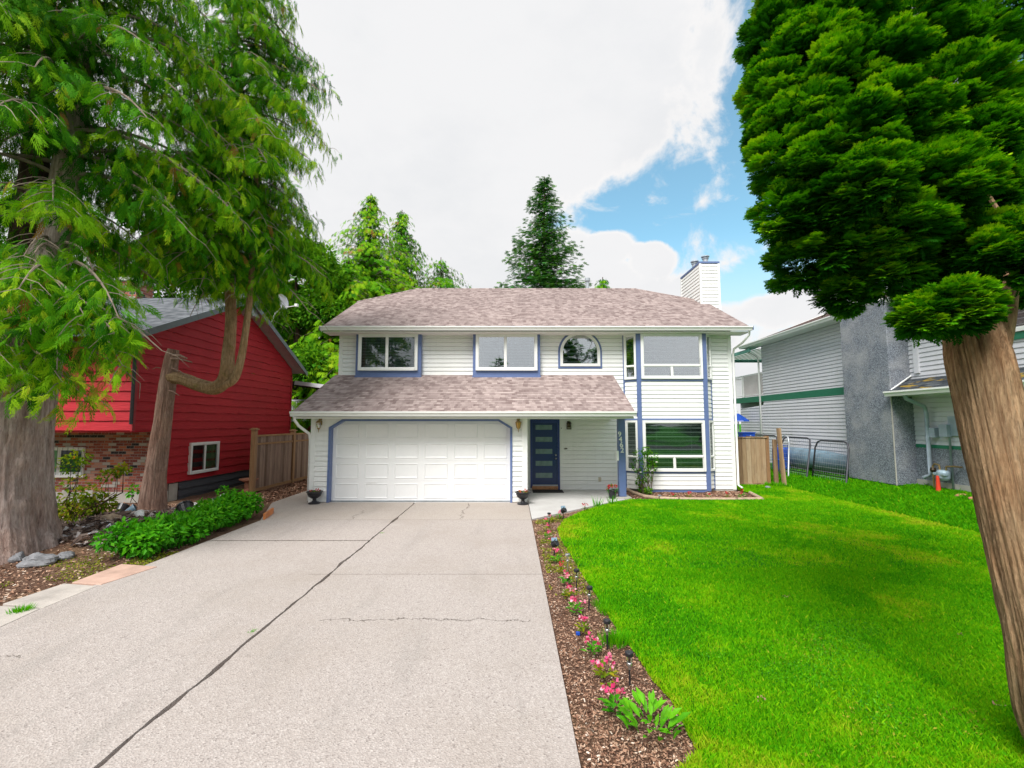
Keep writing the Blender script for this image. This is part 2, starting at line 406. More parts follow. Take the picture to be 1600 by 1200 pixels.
for a in (line(y, 8.62, .020, .07, .06, -6, -2.6, x), line(y, 6.75, .005, .0, .006, -2.9, .5, x), line(y, 10.42, .006, 0, .006, -4.4, .5, x),
          line(y, 5.24, .006, .35, .06, -2.1, .2, x), line(x, -1.15, .006, .5, .05, 10.5, 12.6, y), line(y, 4.45, .006, .5, .06, -5.5, -4.5, x),
          line(x, -3.6, .005, .6, .05, 10.5, 11.6, y)):
    crack = a if crack is None else g.m('MAXIMUM', crack, a)
c = g.mix(g.m('MULTIPLY', crack, .85), c, (.07, .055, .04))
g.set(b.inputs['Base Color'], c); b.inputs['Roughness'].default_value = .85; b.inputs['Specular IOR Level'].default_value = .3
bump(g, b, g.m('SUBTRACT', g.m('MULTIPLY', v1.outputs['Distance'], .6), g.m('MULTIPLY', crack, 3.0)), .008)
m, g, b, o = new_mat('smooth_concrete'); c0 = geo(g); M['slab'] = m
c = g.ramp(g.noise(c0, 1.4, 6, .65), [(.3, (.42, .40, .38)), (.7, (.56, .55, .53))]); c = g.mix(.2, c, g.ramp(g.noise(c0, 120, 2), [(.3, (.3, .3, .3)), (.7, (.6, .6, .6))]))
g.set(b.inputs['Base Color'], c); b.inputs['Roughness'].default_value = .8; bump(g, b, g.noise(c0, 120, 2), .002)
def paver_mat(name, lo, hi): return simple(name, tuple((a + b) / 2 for a, b in zip(lo, hi)), .85, var=.22, scale=3, bmp=.004, bscale=90)
M['paver'] = paver_mat('grey_paver', (.36, .32, .29), (.5, .45, .4)); M['paver_pink'] = paver_mat('salmon_paver', (.44, .28, .22), (.55, .37, .29))
# soil
m, g, b, o = new_mat('garden_soil'); c0 = geo(g); M['soil'] = m
c = g.ramp(g.noise(c0, 22, 8, .75), [(.25, (.06, .03, .02)), (.5, (.17, .095, .065)), (.8, (.32, .21, .15))])
c = g.mix(g.ss(g.noise(c0, .8, 5, .6), .5, .62), c, g.ramp(g.noise(c0, 40, 6, .7), [(.3, (.16, .09, .05)), (.7, (.34, .22, .14))]))
g.set(b.inputs['Base Color'], c); b.inputs['Roughness'].default_value = 1; b.inputs['Specular IOR Level'].default_value = .1
bump(g, b, g.noise(c0, 28, 8, .8), .05)
# turf under the blades
GRASS = [(.0, (.015, .14, .002)), (.35, (.06, .34, .003)), (.6, (.135, .46, .003)), (.85, (.27, .55, .004)), (1.0, (.40, .50, .02))]
m, g, b, o = new_mat('turf'); c0 = geo(g); M['turf'] = m
c = g.ramp(g.noise(c0, 60, 6, .75), [(.25, (.012, .09, .003)), (.6, (.035, .22, .003)), (.85, (.10, .32, .005))])
g.set(b.inputs['Base Color'], c); b.inputs['Roughness'].default_value = 1; b.inputs['Specular IOR Level'].default_value = .1
bump(g, b, g.noise(c0, 80, 5, .8), .03)
m = simple('asphalt', (.05, .05, .052), .9, var=.2, scale=3, bmp=.004, bscale=120); M['asphalt'] = m

def leaf_mat(name, stops, trans=.35, rough=.7, spec=.06):
    m, g, b, o = new_mat(name)
    at = g.n('ShaderNodeAttribute', attribute_name='tint')
    n = g.noise(geo(g), 1.3, 3, .5)
    f = g.m('ADD', at.outputs['Fac'], g.m('MULTIPLY', g.m('SUBTRACT', n, .5), .3), clamp=True)
    c = g.ramp(f, stops); g.set(b.inputs['Base Color'], c); b.inputs['Roughness'].default_value = rough
    b.inputs['Specular IOR Level'].default_value = spec
    tr = g.n('ShaderNodeBsdfTranslucent'); g.set(tr.inputs[0], g.mix(1.0, c, (1.3, 1.25, .6), 'MULTIPLY'))
    mx = g.n('ShaderNodeMixShader'); mx.inputs[0].default_value = trans
    g.set(mx.inputs[1], b); g.set(mx.inputs[2], tr); g.set(o.inputs[0], mx); return m
M['blade'] = leaf_mat('grass_blades', GRASS, .35)
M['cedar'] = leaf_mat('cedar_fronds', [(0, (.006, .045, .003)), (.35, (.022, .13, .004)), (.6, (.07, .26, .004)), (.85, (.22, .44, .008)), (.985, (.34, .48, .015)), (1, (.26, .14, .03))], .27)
M['fir'] = leaf_mat('fir_needles', [(0, (.008, .06, .02)), (.5, (.03, .15, .035)), (1, (.12, .28, .03))], .2)
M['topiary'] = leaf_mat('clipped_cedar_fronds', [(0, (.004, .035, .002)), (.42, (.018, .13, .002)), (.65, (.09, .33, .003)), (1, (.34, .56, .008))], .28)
M['leaf'] = leaf_mat('broad_green_leaves', [(0, (.015, .11, .004)), (.5, (.055, .31, .006)), (1, (.17, .50, .012))], .35, .5, .15)
M['leaf_yel'] = leaf_mat('yellow_green_leaves', [(0, (.03, .10, .01)), (.5, (.13, .24, .01)), (.85, (.34, .34, .02)), (1, (.5, .18, .03))], .35)
M['decid'] = leaf_mat('tree_leaves', [(0, (.01, .06, .005)), (.5, (.05, .20, .008)), (1, (.20, .42, .02))], .35)
M['petal_pink'] = leaf_mat('pink_petals', [(0, (.62, .04, .16)), (.5, (.80, .12, .30)), (1, (.95, .50, .60))], .3)
M['petal_red'] = leaf_mat('red_petals', [(0, (.42, .01, .02)), (.5, (.65, .03, .05)), (1, (.80, .2, .2))], .3)
M['chips'] = leaf_mat('bark_chips', [(0, (.08, .04, .027)), (.3, (.24, .125, .08)), (.6, (.42, .255, .17)), (.9, (.58, .42, .31)), (1, (.7, .6, .5))], .0, .9, .1)
M['debris'] = leaf_mat('yard_debris_bits', [(0, (.05, .035, .03)), (.35, (.18, .12, .095)), (.6, (.32, .24, .20)), (.85, (.50, .46, .45)), (.93, (.02, .03, .06)), (1, (.8, .8, .82))], .0, .8, .2)
M['moss'] = leaf_mat('low_weeds', [(0, (.08, .14, .01)), (.5, (.20, .26, .015)), (1, (.40, .36, .04))], .3)
def bark_mat(name, stops, vs=.16, sc=9, dist=.03, moss=None):
    m, g, b, o = new_mat(name); c0 = geo(g)
    v = g.vscale(c0, 1, 1, vs)
    n = g.noise(v, sc, 8, .72, .5); n2 = g.noise(v, sc * 3.2, 5, .7); big = g.noise(c0, 1.3, 4, .6)
    f = g.m('ADD', g.m('MULTIPLY', n, .65), g.m('MULTIPLY', n2, .35))
    c = g.ramp(f, stops); c = g.mix(g.m('MULTIPLY', g.ss(big, .4, .7), .35), c, g.mix(1.0, c, (1.25, .92, .7), 'MULTIPLY'))
    n3 = g.noise(g.vscale(c0, 1, 1, vs * 2.2), sc * 2.6, 5, .75); c = g.mix(.55, c, g.ramp(n3, [(.32, (.30, .26, .24)), (.46, (.9, .88, .86)), (.68, (1.3, 1.27, 1.24))]), 'MULTIPLY'); f = g.m('ADD', g.m('MULTIPLY', f, .7), g.m('MULTIPLY', n3, .3))
    if moss: c = g.mix(g.m('MULTIPLY', g.ss(g.noise(c0, 3.5, 6, .7), .55, .7), .7), c, moss)
    g.set(b.inputs['Base Color'], c); b.inputs['Roughness'].default_value = .95; b.inputs['Specular IOR Level'].default_value = .1
    bump(g, b, f, dist); return m
M['bark_grey'] = bark_mat('grey_cedar_bark', [(.28, (.11, .07, .06)), (.45, (.34, .26, .235)), (.6, (.52, .43, .40)), (.8, (.66, .58, .54))], vs=.10, sc=15, dist=.09)
M['bark_brown'] = bark_mat('brown_cedar_bark', [(.28, (.08, .045, .035)), (.48, (.27, .17, .135)), (.7, (.44, .32, .26))], vs=.12, sc=16, dist=.03)
M['bark_limb'] = bark_mat('mossy_limb_bark', [(.3, (.09, .055, .03)), (.5, (.28, .18, .10)), (.7, (.45, .32, .20))], dist=.03, moss=(.16, .13, .02))
M['bark_orange'] = bark_mat('orange_fibrous_bark', [(.28, (.09, .045, .025)), (.40, (.30, .18, .10)), (.57, (.48, .32, .19)), (.75, (.66, .50, .35))], vs=.11, sc=22, dist=.06)
M['bark_dark'] = bark_mat('dark_bark', [(.3, (.03, .02, .015)), (.7, (.12, .08, .06))])
M['twig'] = simple('pale_bare_twigs', (.22, .17, .13), .9, var=.3)
# ================================================================ SETTING
def hgt(x, y):                                # ground height
    h = 0.0
    if x > 9.15: s = min(1, (x - 9.15) / 1.9); h += .40 * s * s * (3 - 2 * s) * max(0, min(1, (y - 2) / 5))
    return h
def hsoil(x, y):
    h = -.035 + .03 * noise.noise(Vector((x * 1.7, y * 1.7, 0)))
    if x < -6: h += .26 * math.exp(-((x + 8.0) / 1.1) ** 2 - ((y - 9.6) / 1.3) ** 2) + .08 * math.exp(-((x + 7.4) / .8) ** 2 - ((y - 8.2) / .6) ** 2)
    return h
def grid(name, x0, x1, y0, y1, st, hf, mat, **kw):
    nx, ny = int((x1 - x0) / st), int((y1 - y0) / st); mb = MB()
    mb.v = [(x0 + (x1 - x0) * i / nx, y0 + (y1 - y0) * j / ny, hf(x0 + (x1 - x0) * i / nx, y0 + (y1 - y0) * j / ny)) for j in range(ny + 1) for i in range(nx + 1)]
    for j in range(ny):
        for i in range(nx):
            a = j * (nx + 1) + i; mb.f.append((a, a + 1, a + nx + 2, a + nx + 1)); mb.uv += [(0, 0)] * 4
    return mb.build(name, mat, smooth=True, **kw)
mb = MB()
mb.q((-400, -300, -.14), (400, -300, -.14), (400, 600, -.14), (-400, 600, -.14)); mb.build('ground', M['turf'], kind='structure')
grid('soil_bank', -14, -5.5, 3.0, 24, .12, hsoil, M['soil'], kind='structure')
mb = MB(); mb.box(-60, -14, -.13, 60, -6.2, -.07); mb.build('road', M['asphalt'], kind='structure')
# driveway: two slabs with a ragged open joint between them
def ragged(seed, x, y0, y1, amp=.014, st=.04):
    n = int((y1 - y0) / st); out = []
    for i in range(n + 1):
        y = y0 + (y1 - y0) * i / n
        k = noise.noise(Vector((seed, y * 3.1, 0))) * amp + max(0, noise.noise(Vector((seed + 5, y * 1.3, 0))) - .1) * amp * 3.5 + noise.noise(Vector((seed, y * 14, 2))) * amp * .5
        out.append((x + (k if seed > 20 else -k), y))
    return out
def slab(mb, left, right, z0=-.12, z1=0):
    """strip between two polylines of equal length"""
    for i in range(len(left) - 1):
        a, b_, c_, d = left[i], right[i], right[i + 1], left[i + 1]
        mb.q((*a, z1), (*b_, z1), (*c_, z1), (*d, z1)); mb.q((*a, z0), (*a, z1), (*d, z1), (*d, z0)); mb.q((*b_, z0), (*c_, z0), (*c_, z1), (*b_, z1))
    for L_, R_ in ((left[0], right[0]), (left[-1], right[-1])): mb.q((*L_, z0), (*R_, z0), (*R_, z1), (*L_, z1))
mb = MB()
jl = ragged(3, -2.614, -6.2, 12.63, .020); jr = ragged(31, -2.586, -6.2, 12.63, .020)
slab(mb, [(-5.54, p[1]) for p in jl], jl); slab(mb, jr, [(.43, p[1]) for p in jr])
mb.q((-2.68, -6.2, -.045), (-2.52, -6.2, -.045), (-2.52, 12.63, -.045), (-2.68, 12.63, -.045))
pl = [(-5.545, 10.4), (-5.545, 12.6), (-5.545, 22)]; mb2 = [(-5.56, 10.4), (-6.45, 12.6), (-6.6, 22)]
slab(mb, mb2, pl)
mb.build('driveway', M['drive'], kind='structure')
mb = MB(); fr = Fr((0, 0, 0), (1, 0, 0), (0, 1, 0), (0, 0, 1))
mb.prism(fr, [(.445, 10.48), (2.6, 12.62), (3.16, 13.1), (3.16, 15.0), (.445, 15.0)], -.12, .004); mb.build('porch_slab', M['slab'], kind='structure')
mb = MB(); mb.prism(fr, [(-5.54, 12.64), (.43, 12.64), (.43, 25), (-5.54, 25)], -.12, -.01); mb.build('floor_slab', M['slab'], kind='structure')
# lawn
LE = [(3.0, 1.0)] + [(G(px, py)[1], G(px, py)[0]) for px, py in ((1096, 1175), (1075, 1133), (1055, 1095), (1024, 1062), (1003, 1030), (983, 1000), (958, 968), (945, 945), (932, 925), (918, 905), (905, 885), (893, 865), (880, 845), (873, 827), (884, 812), (912, 799), (950, 788), (985, 781))]
LE = sorted(LE); LE[0] = (LE[0][0], LE[0][1]); LE = [(-6.2, LE[0][1] + .1)] + LE + [(13.12, 6.85), (13.45, 7.22), (13.6, 7.3), (26, 7.3)]
ys_, xs_ = [p[0] for p in LE], [p[1] for p in LE]
def ledge(y): return float(np.interp(y, ys_, xs_)) + .05 * noise.noise(Vector((y * 2.6, 0, 3)))
mb = MB(); n = 260; nc = 90; rows = []
for j in range(n + 1):
    y = -6.2 + 32.2 * j / n; xl = ledge(y)
    for i in range(nc + 1):
        x = max(xl, .3 + 25.7 * (i / nc) ** 1.25); mb.v.append((x, y, hgt(x, y) + .012 * noise.noise(Vector((x * .9, y * .9, 1)))))
for j in range(n):
    for i in range(nc):
        a = j * (nc + 1) + i; mb.f.append((a, a + 1, a + nc + 2, a + nc + 1)); mb.uv += [(0, 0)] * 4
mb.build('lawn', M['turf'], smooth=True, kind='structure')
grid('bed_soil', .2, 7.6, 2.6, 15.0, .06, lambda x, y: -.035 + .022 * noise.noise(Vector((x * 3, y * 3, 0))) + .012 * noise.noise(Vector((x * 9, y * 9, 0))), M['soil'], kind='structure')

# ================================================================ WALL KIT
def laps(mb, fr, spans, t0, t1, step, lip, wavy=0, seg=.12):
    t = t0; k = 0
    while t < t1 - 1e-4:
        u = min(t + step, t1); A, B = spans(t + 1e-4), spans(u - 1e-4)
        if len(A) != len(B): A = B = spans((t + u) / 2)
        for (a0, a1), (b0, b1) in zip(A, B):
            if a1 - a0 < .01 and b1 - b0 < .01: continue
            n = max(1, int(max(a1 - a0, b1 - b0) / seg)) if wavy else 1
            def dip(a):
                if not wavy: return 0
                q = noise.noise(Vector((a * 1.7, k * 7.3, 2))) * .7 + noise.noise(Vector((a * 5.5, k * 3.1, 5))) * .5
                return -wavy * (q + .9 * max(0, noise.noise(Vector((a * 2.6, k * 5.7, 9))) - .25) * 2)
            for i in range(n):
                p, q_ = i / n, (i + 1) / n
                x0, x1 = a0 + (a1 - a0) * p, a0 + (a1 - a0) * q_; y0, y1 = b0 + (b1 - b0) * p, b0 + (b1 - b0) * q_
                e0, e1 = t + dip(x0), t + dip(x1); lp = lip
                if lip in (.021,) and u - t > .1:   # lap with a shadow slot under the next board
                    mb.q(fr(x0, e0, lp), fr(x1, e1, lp), fr(y1, u - .006, .001), fr(y0, u - .006, .001), uv=[(x0, e0), (x1, e1), (y1, u), (y0, u)])
                    mb.q(fr(y0, u - .006, .001), fr(y1, u - .006, .001), fr(y1, u - .006, -.03), fr(y0, u - .006, -.03)); mb.q(fr(y0, u - .006, -.03), fr(y1, u - .006, -.03), fr(y1, u, -.03), fr(y0, u, -.03))
                    mb.q(fr(x0, e0, -.03), fr(x1, e1, -.03), fr(x1, e1, lp), fr(x0, e0, lp)); continue
                mb.q(fr(x0, e0, lp), fr(x1, e1, lp), fr(y1, u, .001), fr(y0, u, .001), uv=[(x0, e0), (x1, e1), (y1, u), (y0, u)])
                mb.q(fr(x0, e0, 0), fr(x1, e1, 0), fr(x1, e1, lp), fr(x0, e0, lp), uv=[(x0, e0), (x1, e1), (x1, e1 + lp), (x0, e0 + lp)])
        t = u; k += 1
def window(parent, fr, a0, a1, t0, t1, rows, fw=.075, proud=.07, glass='glass', blind=True, sash=.03, frame_mat='white', back='room', slat=.045, curt=None, name='window', label=None, blindmat='blind'):
    """rows: from the bottom up [(height share, [width shares])]"""
    mb = MB()
    mb.fbox(fr, a0, a0 + fw, t0, t1, 0, proud); mb.fbox(fr, a1 - fw, a1, t0, t1, 0, proud)
    mb.fbox(fr, a0 + fw, a1 - fw, t0, t0 + fw, 0, proud); mb.fbox(fr, a0 + fw, a1 - fw, t1 - fw, t1, 0, proud)
    H, Wd = t1 - t0 - 2 * fw, a1 - a0 - 2 * fw; t = t0 + fw; pan = []
    bar = fw * .6
    for ri, (hs, cols) in enumerate(rows):
        hh = H * hs; u = t + hh
        if ri < len(rows) - 1: mb.fbox(fr, a0 + fw, a1 - fw, u - bar / 2, u + bar / 2, 0, proud - .006)
        lo, hi = t + (bar / 2 if ri else 0), u - (bar / 2 if ri < len(rows) - 1 else 0); a = a0 + fw
        for ci, ws in enumerate(cols):
            b_ = a + Wd * ws
            if ci < len(cols) - 1: mb.fbox(fr, b_ - bar / 2, b_ + bar / 2, lo, hi, 0, proud - .009)
            pan.append((a + (bar / 2 if ci else 0), b_ - (bar / 2 if ci < len(cols) - 1 else 0), lo, hi)); a = b_
        t = u
    for (p0, p1, q0, q1) in pan:
        s = sash
        mb.fbox(fr, p0, p0 + s, q0, q1, 0, proud - .02); mb.fbox(fr, p1 - s, p1, q0, q1, 0, proud - .02)
        mb.fbox(fr, p0 + s, p1 - s, q0, q0 + s, 0, proud - .02); mb.fbox(fr, p0 + s, p1 - s, q1 - s, q1, 0, proud - .02)
    wdw = mb.build(name, M[frame_mat], parent, bevel=.004, label=label)
    bk = MB(); bk.fbox(fr, a0 + fw * .5, a1 - fw * .5, t0 + fw * .5, t1 - fw * .5, .004, .018); bk.build('backing', M[back], wdw)
    gm = MB()
    for (p0, p1, q0, q1) in pan: gm.fbox(fr, p0 + sash, p1 - sash, q0 + sash, q1 - sash, proud - .034, proud - .030)
    gm.build('pane', M[glass], wdw)
    if blind:
        bm_ = MB(); rng = random.Random(int(a0 * 100))
        for (p0, p1, q0, q1) in pan:
            if callable(blind) and not blind(p0, q0): continue
            z = q0 + sash + .01
            while z < q1 - sash:
                f2 = Fr(fr(0, z), fr.ax, fr.up + fr.n * .9, fr.n - fr.up * .9); bm_.fbox(f2, p0 + sash + .004, p1 - sash - .004, -.010, .026, .012, .0135); z += slat
            for a in (p0 + (p1 - p0) * .2, p0 + (p1 - p0) * .8): bm_.fbox(fr, a, a + .004, q0 + sash, q1 - sash, .034, .035)
        bm_.build('blind', M[blindmat], wdw)
    if curt:
        cm = MB(); ca, cb = curt; n = int((cb - ca) / .035)
        for i in range(n):
            x0, x1 = ca + (cb - ca) * i / n, ca + (cb - ca) * (i + 1) / n; d0, d1 = (.02, .034) if i % 2 else (.034, .02)
            cm.q(fr(x0, t0 + fw + sash, d0), fr(x1, t0 + fw + sash, d1), fr(x1, t1 - fw - sash, d1), fr(x0, t1 - fw - sash, d0))
        cm.build('curtain', M['curtain'], wdw)
    return wdw
def gutter_mb(mb, fr, a0, a1, t, d0=0, hh=.13, dd=.12):
    prof = [(d0, t - hh), (d0 + dd * .6, t - hh), (d0 + dd * .75, t - hh * .55), (d0 + dd, t - hh * .3), (d0 + dd, t), (d0 + dd - .012, t), (d0 + dd - .015, t - .03), (d0, t - .03)]
    f2 = Fr(fr.o, fr.n, fr.up, fr.ax); mb.prism(f2, prof, a0, a1)

# ================================================================ WHITE HOUSE
YG, YW = 12.64, 15.02
XL, XR = -5.68, 7.2
EZ = 5.16                                     # main eave height
H = empty('white_house', (0.8, YW, 0), 'two-storey white vinyl-sided house with slate blue trim, wide garage and brown shingled roofs', 'house')
fw_ = Fr((0, YW, 0), (1, 0, 0), (0, 0, 1), (0, -1, 0))
fg = Fr((0, YG, 0), (1, 0, 0), (0, 0, 1), (0, -1, 0))
GX0, GX1 = atY(514, 784, YG)[0], atY(797, 784, YG)[0]
GT = atY(650, 658, YG)[1]
GL, GR = -5.46, .40
LAP = .136; LIP = .021
# walls
mb = MB(); laps(mb, fw_, lambda t: [(XL, XR)], .02, EZ + .05, LAP, LIP)
def jerk(t):                                   # outline of the clipped gable ends
    z0, s = EZ + .05, .515
    if t < z0: return [(YW, 25.0)]
    k = (t - z0) / s; return [(YW + k, 25.0 - k)]
laps(mb, Fr((XL, 0, 0), (0, 1, 0), (0, 0, 1), (-1, 0, 0)), jerk, .02, 6.9, LAP, LIP)
laps(mb, Fr((XR, 0, 0), (0, 1, 0), (0, 0, 1), (1, 0, 0)), jerk, .02, 6.9, LAP, LIP)
laps(mb, Fr((0, 25, 0), (1, 0, 0), (0, 0, 1), (0, 1, 0)), lambda t: [(XL, XR)], .02, EZ + .05, LAP, LIP)
mb.build('wall', M['siding'], H)
mb = MB(); ch = .33
def garage_sp(t):
    if t < GT - .2: k = 0
    elif t < GT + .01: k = (t - (GT - .2)) / .21 * ch
    else: return [(GL, GR)]
    return [(GL, GX0 + k - .01), (GX1 - k + .01, GR)]
laps(mb, fg, garage_sp, .02, GT - .2, LAP, LIP); laps(mb, fg, garage_sp, GT - .2, GT + .01, .035, .004); laps(mb, fg, garage_sp, GT + .01, 2.42, LAP, LIP)
laps(mb, Fr((GL, 0, 0), (0, 1, 0), (0, 0, 1), (-1, 0, 0)), lambda t: [(YG, YW if t < 2.35 else YW)] if t < 2.35 else [(YG + (t - 2.35) * 2.25, YW)], .02, 3.6, LAP, LIP)
laps(mb, Fr((GR, 0, 0), (0, 1, 0), (0, 0, 1), (1, 0, 0)), lambda t: [(YG, YW)], .02, 2.35, LAP, LIP)
mb.build('garage_wall', M['siding'], H)
# corner boards
mb = MB()
for f_, a, b_, t, u, d in ((fw_, XL, XL + .11, 0, EZ, .03), (fw_, XR - .11, XR, 0, EZ, .03), (fg, GL - .02, GL + .11, 0, 2.35, .03), (fg, GR - .12, GR + .02, 0, 2.3, .03), (fw_, GR + .02, .53, .031, 2.3, .03), (fw_, .4, 3.2, .0, .03, .024)):
    mb = MB(); mb.fbox(f_, a, b_, t, u, 0, d); mb.build('corner_trim', M['white'], H, bevel=.004)
# base flashing line and foundation
for f_, a, b_ in ((fg, GL, GX0 - .02), (fg, GX1 + .02, GR), (fw_, 3.3, XR), (fw_, XL, -5.5)):
    mb = MB(); mb.fbox(f_, a, b_, -.15, .02, -.1, .006); mb.build('foundation', M['concrete_base'], H)
# main roof
RY, RZ, EY = 20.0, EZ + .515 * 5.6 - .02, 14.42
sl_ = math.hypot(RY - EY, RZ - EZ)
def front_span(s):
    k = s / sl_; kc = .585; a0, a1 = -6.05, 7.58
    if k > kc: q = (k - kc) / (1 - kc); a0 += q * 1.8; a1 -= q * 2.08
    return [(a0, a1)]
mb = MB()
upf = Vector((0, RY - EY, RZ - EZ)); nf = Vector((0, -(RZ - EZ), RY - EY))
frR = Fr((0, EY, EZ), (1, 0, 0), upf, nf)
laps(mb, frR, front_span, 0, sl_, .14, .010)
BY = RY + (RY - EY)
frB = Fr((0, BY, EZ), (1, 0, 0), (0, -(RY - EY), RZ - EZ), (0, RZ - EZ, RY - EY)); laps(mb, frB, front_span, 0, sl_, .14, .010)
kc = .585; yc, zc = EY + kc * (RY - EY), EZ + kc * (RZ - EZ)
for x0, x1 in ((-6.05, -4.25), (7.58, 5.5)):
    mb.q((x0, yc, zc), (x0, 2 * RY - yc, zc), (x1, RY, RZ + .003), uv=[(yc, 0), (2 * RY - yc, 0), (RY, 2)])
# ridge cap
mb.tube([(-4.25, RY, RZ + .0), (5.5, RY, RZ + .0)], .05, 6)
for x0, x1 in ((-6.05, -4.25), (7.58, 5.5)):
    mb.tube([(x0, yc, zc), (x1, RY, RZ)], .035, 6)
mb.build('roof', M['shingle'], H)
mb = MB()                                     # underside and rake boards
mb.q((-6.03, EY, EZ - .03), (7.56, EY, EZ - .03), (7.56, yc, zc - .05), (5.5, RY, RZ - .06), (-4.25, RY, RZ - .06), (-6.03, yc, zc - .05))
mb.fbox(Fr((0, 0, 0), (1, 0, 0), (0, 1, 0), (0, 0, 1)), -6.0, 7.55, EY + .02, YW + .01, EZ - .16, EZ - .13)
for x in (-6.05, 7.55):
    for a, b_ in (((EY, EZ), (yc, zc)), ((BY, EZ), (2 * RY - yc, zc))):
        d = Vector((0, b_[0] - a[0], b_[1] - a[1])); f2 = Fr((x, a[0], a[1]), d, (0, 0, 1), (1, 0, 0))
        mb.q(*[Vector((x, a[0], a[1])) + v for v in (Vector((0, 0, -.16)), Vector((0, 0, -.005)), d + Vector((0, 0, -.005)), d + Vector((0, 0, -.16)))])
    mb.q((x, yc, zc - .16), (x, yc, zc - .01), (x, 2 * RY - yc, zc - .01), (x, 2 * RY - yc, zc - .16))
mb.build('soffit', M['soffit'], H)
mb = MB(); fe = Fr((0, EY, 0), (1, 0, 0), (0, 0, 1), (0, -1, 0)); gutter_mb(mb, fe, -6.07, 7.6, EZ + .02, -.02)
gut = mb.build('gutter', M['white'], H)
for a in (-6.085, 7.601): mb = MB(); mb.fbox(fe, a, a + .014, EZ - .1, EZ + .02, -.02, .10); mb.build('end_cap', M['dark_blue'], gut)
mb = MB(); mb.tube([(7.5, EY - .05, EZ - .12), (7.5, EY - .03, EZ - .25), (7.42, EY + .25, EZ - .45), (7.27, YW - .06, EZ - .62), (7.25, YW - .04, EZ - .8), (7.25, YW - .04, .15), (7.3, YW - .2, .08)], .035, 8)
mb.build('downspout', M['white'], H, smooth=True)
mb = MB(); mb.tube([P3(918, 452, RY + .4), P3(918, 439, RY + .4)], .075, 14); mb.tube([P3(918, 439.5, RY + .4), P3(918, 435, RY + .4)], .12, 14); mb.build('vent_pipe', M['galv'], H)
# porch roof
PY, PZ = 12.12, 2.42; TZ = 3.70
slp = math.hypot(YW - PY, TZ - PZ); frP = Fr((0, PY, PZ), (1, 0, 0), (0, YW - PY, TZ - PZ), (0, -(TZ - PZ), YW - PY))
PX0, PX1 = -5.78, 3.24
mb = MB(); laps(mb, frP, lambda s: [(PX0, PX1 + .02 * s)], 0, slp, .14, .010)
mb.fbox(frP, PX0, PX1, 0, slp - .02, -.05, -.004)
mb.build('porch_roof', M['shingle'], H)
mb = MB()
mb.fbox(Fr((0, 0, 0), (1, 0, 0), (0, 1, 0), (0, 0, 1)), PX0 + .03, PX1 - .03, PY + .03, YG - .002, PZ - .17, PZ - .13)
mb.fbox(Fr((0, 0, 0), (1, 0, 0), (0, 1, 0), (0, 0, 1)), GR + .0, PX1 - .03, YG, YW, PZ - .17, PZ - .13)
for x in (PX0 + .03, PX1 - .05): mb.q((x, PY + .03, PZ - .16), (x, YW, PZ - .16), (x, YW, TZ - .06), (x, PY + .03, PZ - .06))
mb.build('porch_soffit', M['soffit'], H)
mb = MB(); fpe = Fr((0, PY, 0), (1, 0, 0), (0, 0, 1), (0, -1, 0)); gutter_mb(mb, fpe, PX0 - .02, PX1 + .02, PZ + .015, -.02)
gut = mb.build('gutter', M['white'], H)
mb = MB(); mb.fbox(fpe, PX1 + .021, PX1 + .034, PZ - .12, PZ + .02, -.02, .10); mb.build('end_cap', M['dark_blue'], gut)
mb = MB(); mb.tube([(-5.70, PY - .04, PZ - .12), (-5.70, PY - .02, PZ - .2), (-5.66, PY + .15, PZ - .36), (-5.52, YG - .03, PZ - .58), (-5.51, YG + .03, PZ - .75), (-5.51, YG + .03, .05)], .038, 8)
mb.build('downspout', M['white'], H, smooth=True)
# garage door
mb = MB(); YD = YG + .16; fd = Fr((0, YD, 0), (1, 0, 0), (0, 0, 1), (0, -1, 0))
gx0, gx1 = GX0 - .05, GX1 + .05
mb.fbox(fd, gx0, gx1, .01, 2.3, -.04, 0)
rows_, cols_ = 4, 6; rh = GT / 4.02; cw = (GX1 - GX0) / cols_
for r_ in range(rows_):
    z0 = .01 + r_ * rh
    mb.fbox(fd, gx0, gx1, z0 + .004, z0 + rh - .004, 0, .006)          # section with a shadow line between
    for c_ in range(cols_):
        a0, a1 = GX0 + c_ * cw + .085, GX0 + (c_ + 1) * cw - .085; b0, b1 = z0 + .075, z0 + rh - .075
        o_, i_, e_ = .006, .035, .020
        P = lambda a, t, d: fd(a, t, d)
        ring = [(a0, b0), (a1, b0), (a1, b1), (a0, b1)]; r2 = [(a0 + .012, b0 + .012), (a1 - .012, b0 + .012), (a1 - .012, b1 - .012), (a0 + .012, b1 - .012)]; r3 = [(a0 + i_, b0 + i_), (a1 - i_, b0 + i_), (a1 - i_, b1 - i_), (a0 + i_, b1 - i_)]
        for k in range(4):
            k2 = (k + 1) % 4
            mb.q(P(*ring[k], .0065), P(*ring[k2], .0065), P(*r2[k2], .022), P(*r2[k], .022)); mb.q(P(*r2[k], .022), P(*r2[k2], .022), P(*r3[k2], .009), P(*r3[k], .009))
        mb.q(*[P(*p, .009) for p in r3])
gd = mb.build('garage_door', M['garage'], H)
mb = MB(); mb.tube([fd(GX0 + 1.15 * cw, .52, .01), fd(GX0 + 1.15 * cw, .52, .03), fd(GX0 + 1.5 * cw, .52, .03), fd(GX0 + 1.5 * cw, .52, .01)], .007, 6); mb.build('handle', M['white'], gd)
mb = MB(); mb.fbox(fd, gx0, gx1, .0, .03, .006, .02); mb.build('bottom_seal', M['galv'], gd)
mb = MB()                                     # blue jambs with clipped corners
inner = [(GX0, 0), (GX0, GT - .2), (GX0 + ch, GT), (GX1 - ch, GT), (GX1, GT - .2), (GX1, 0)]
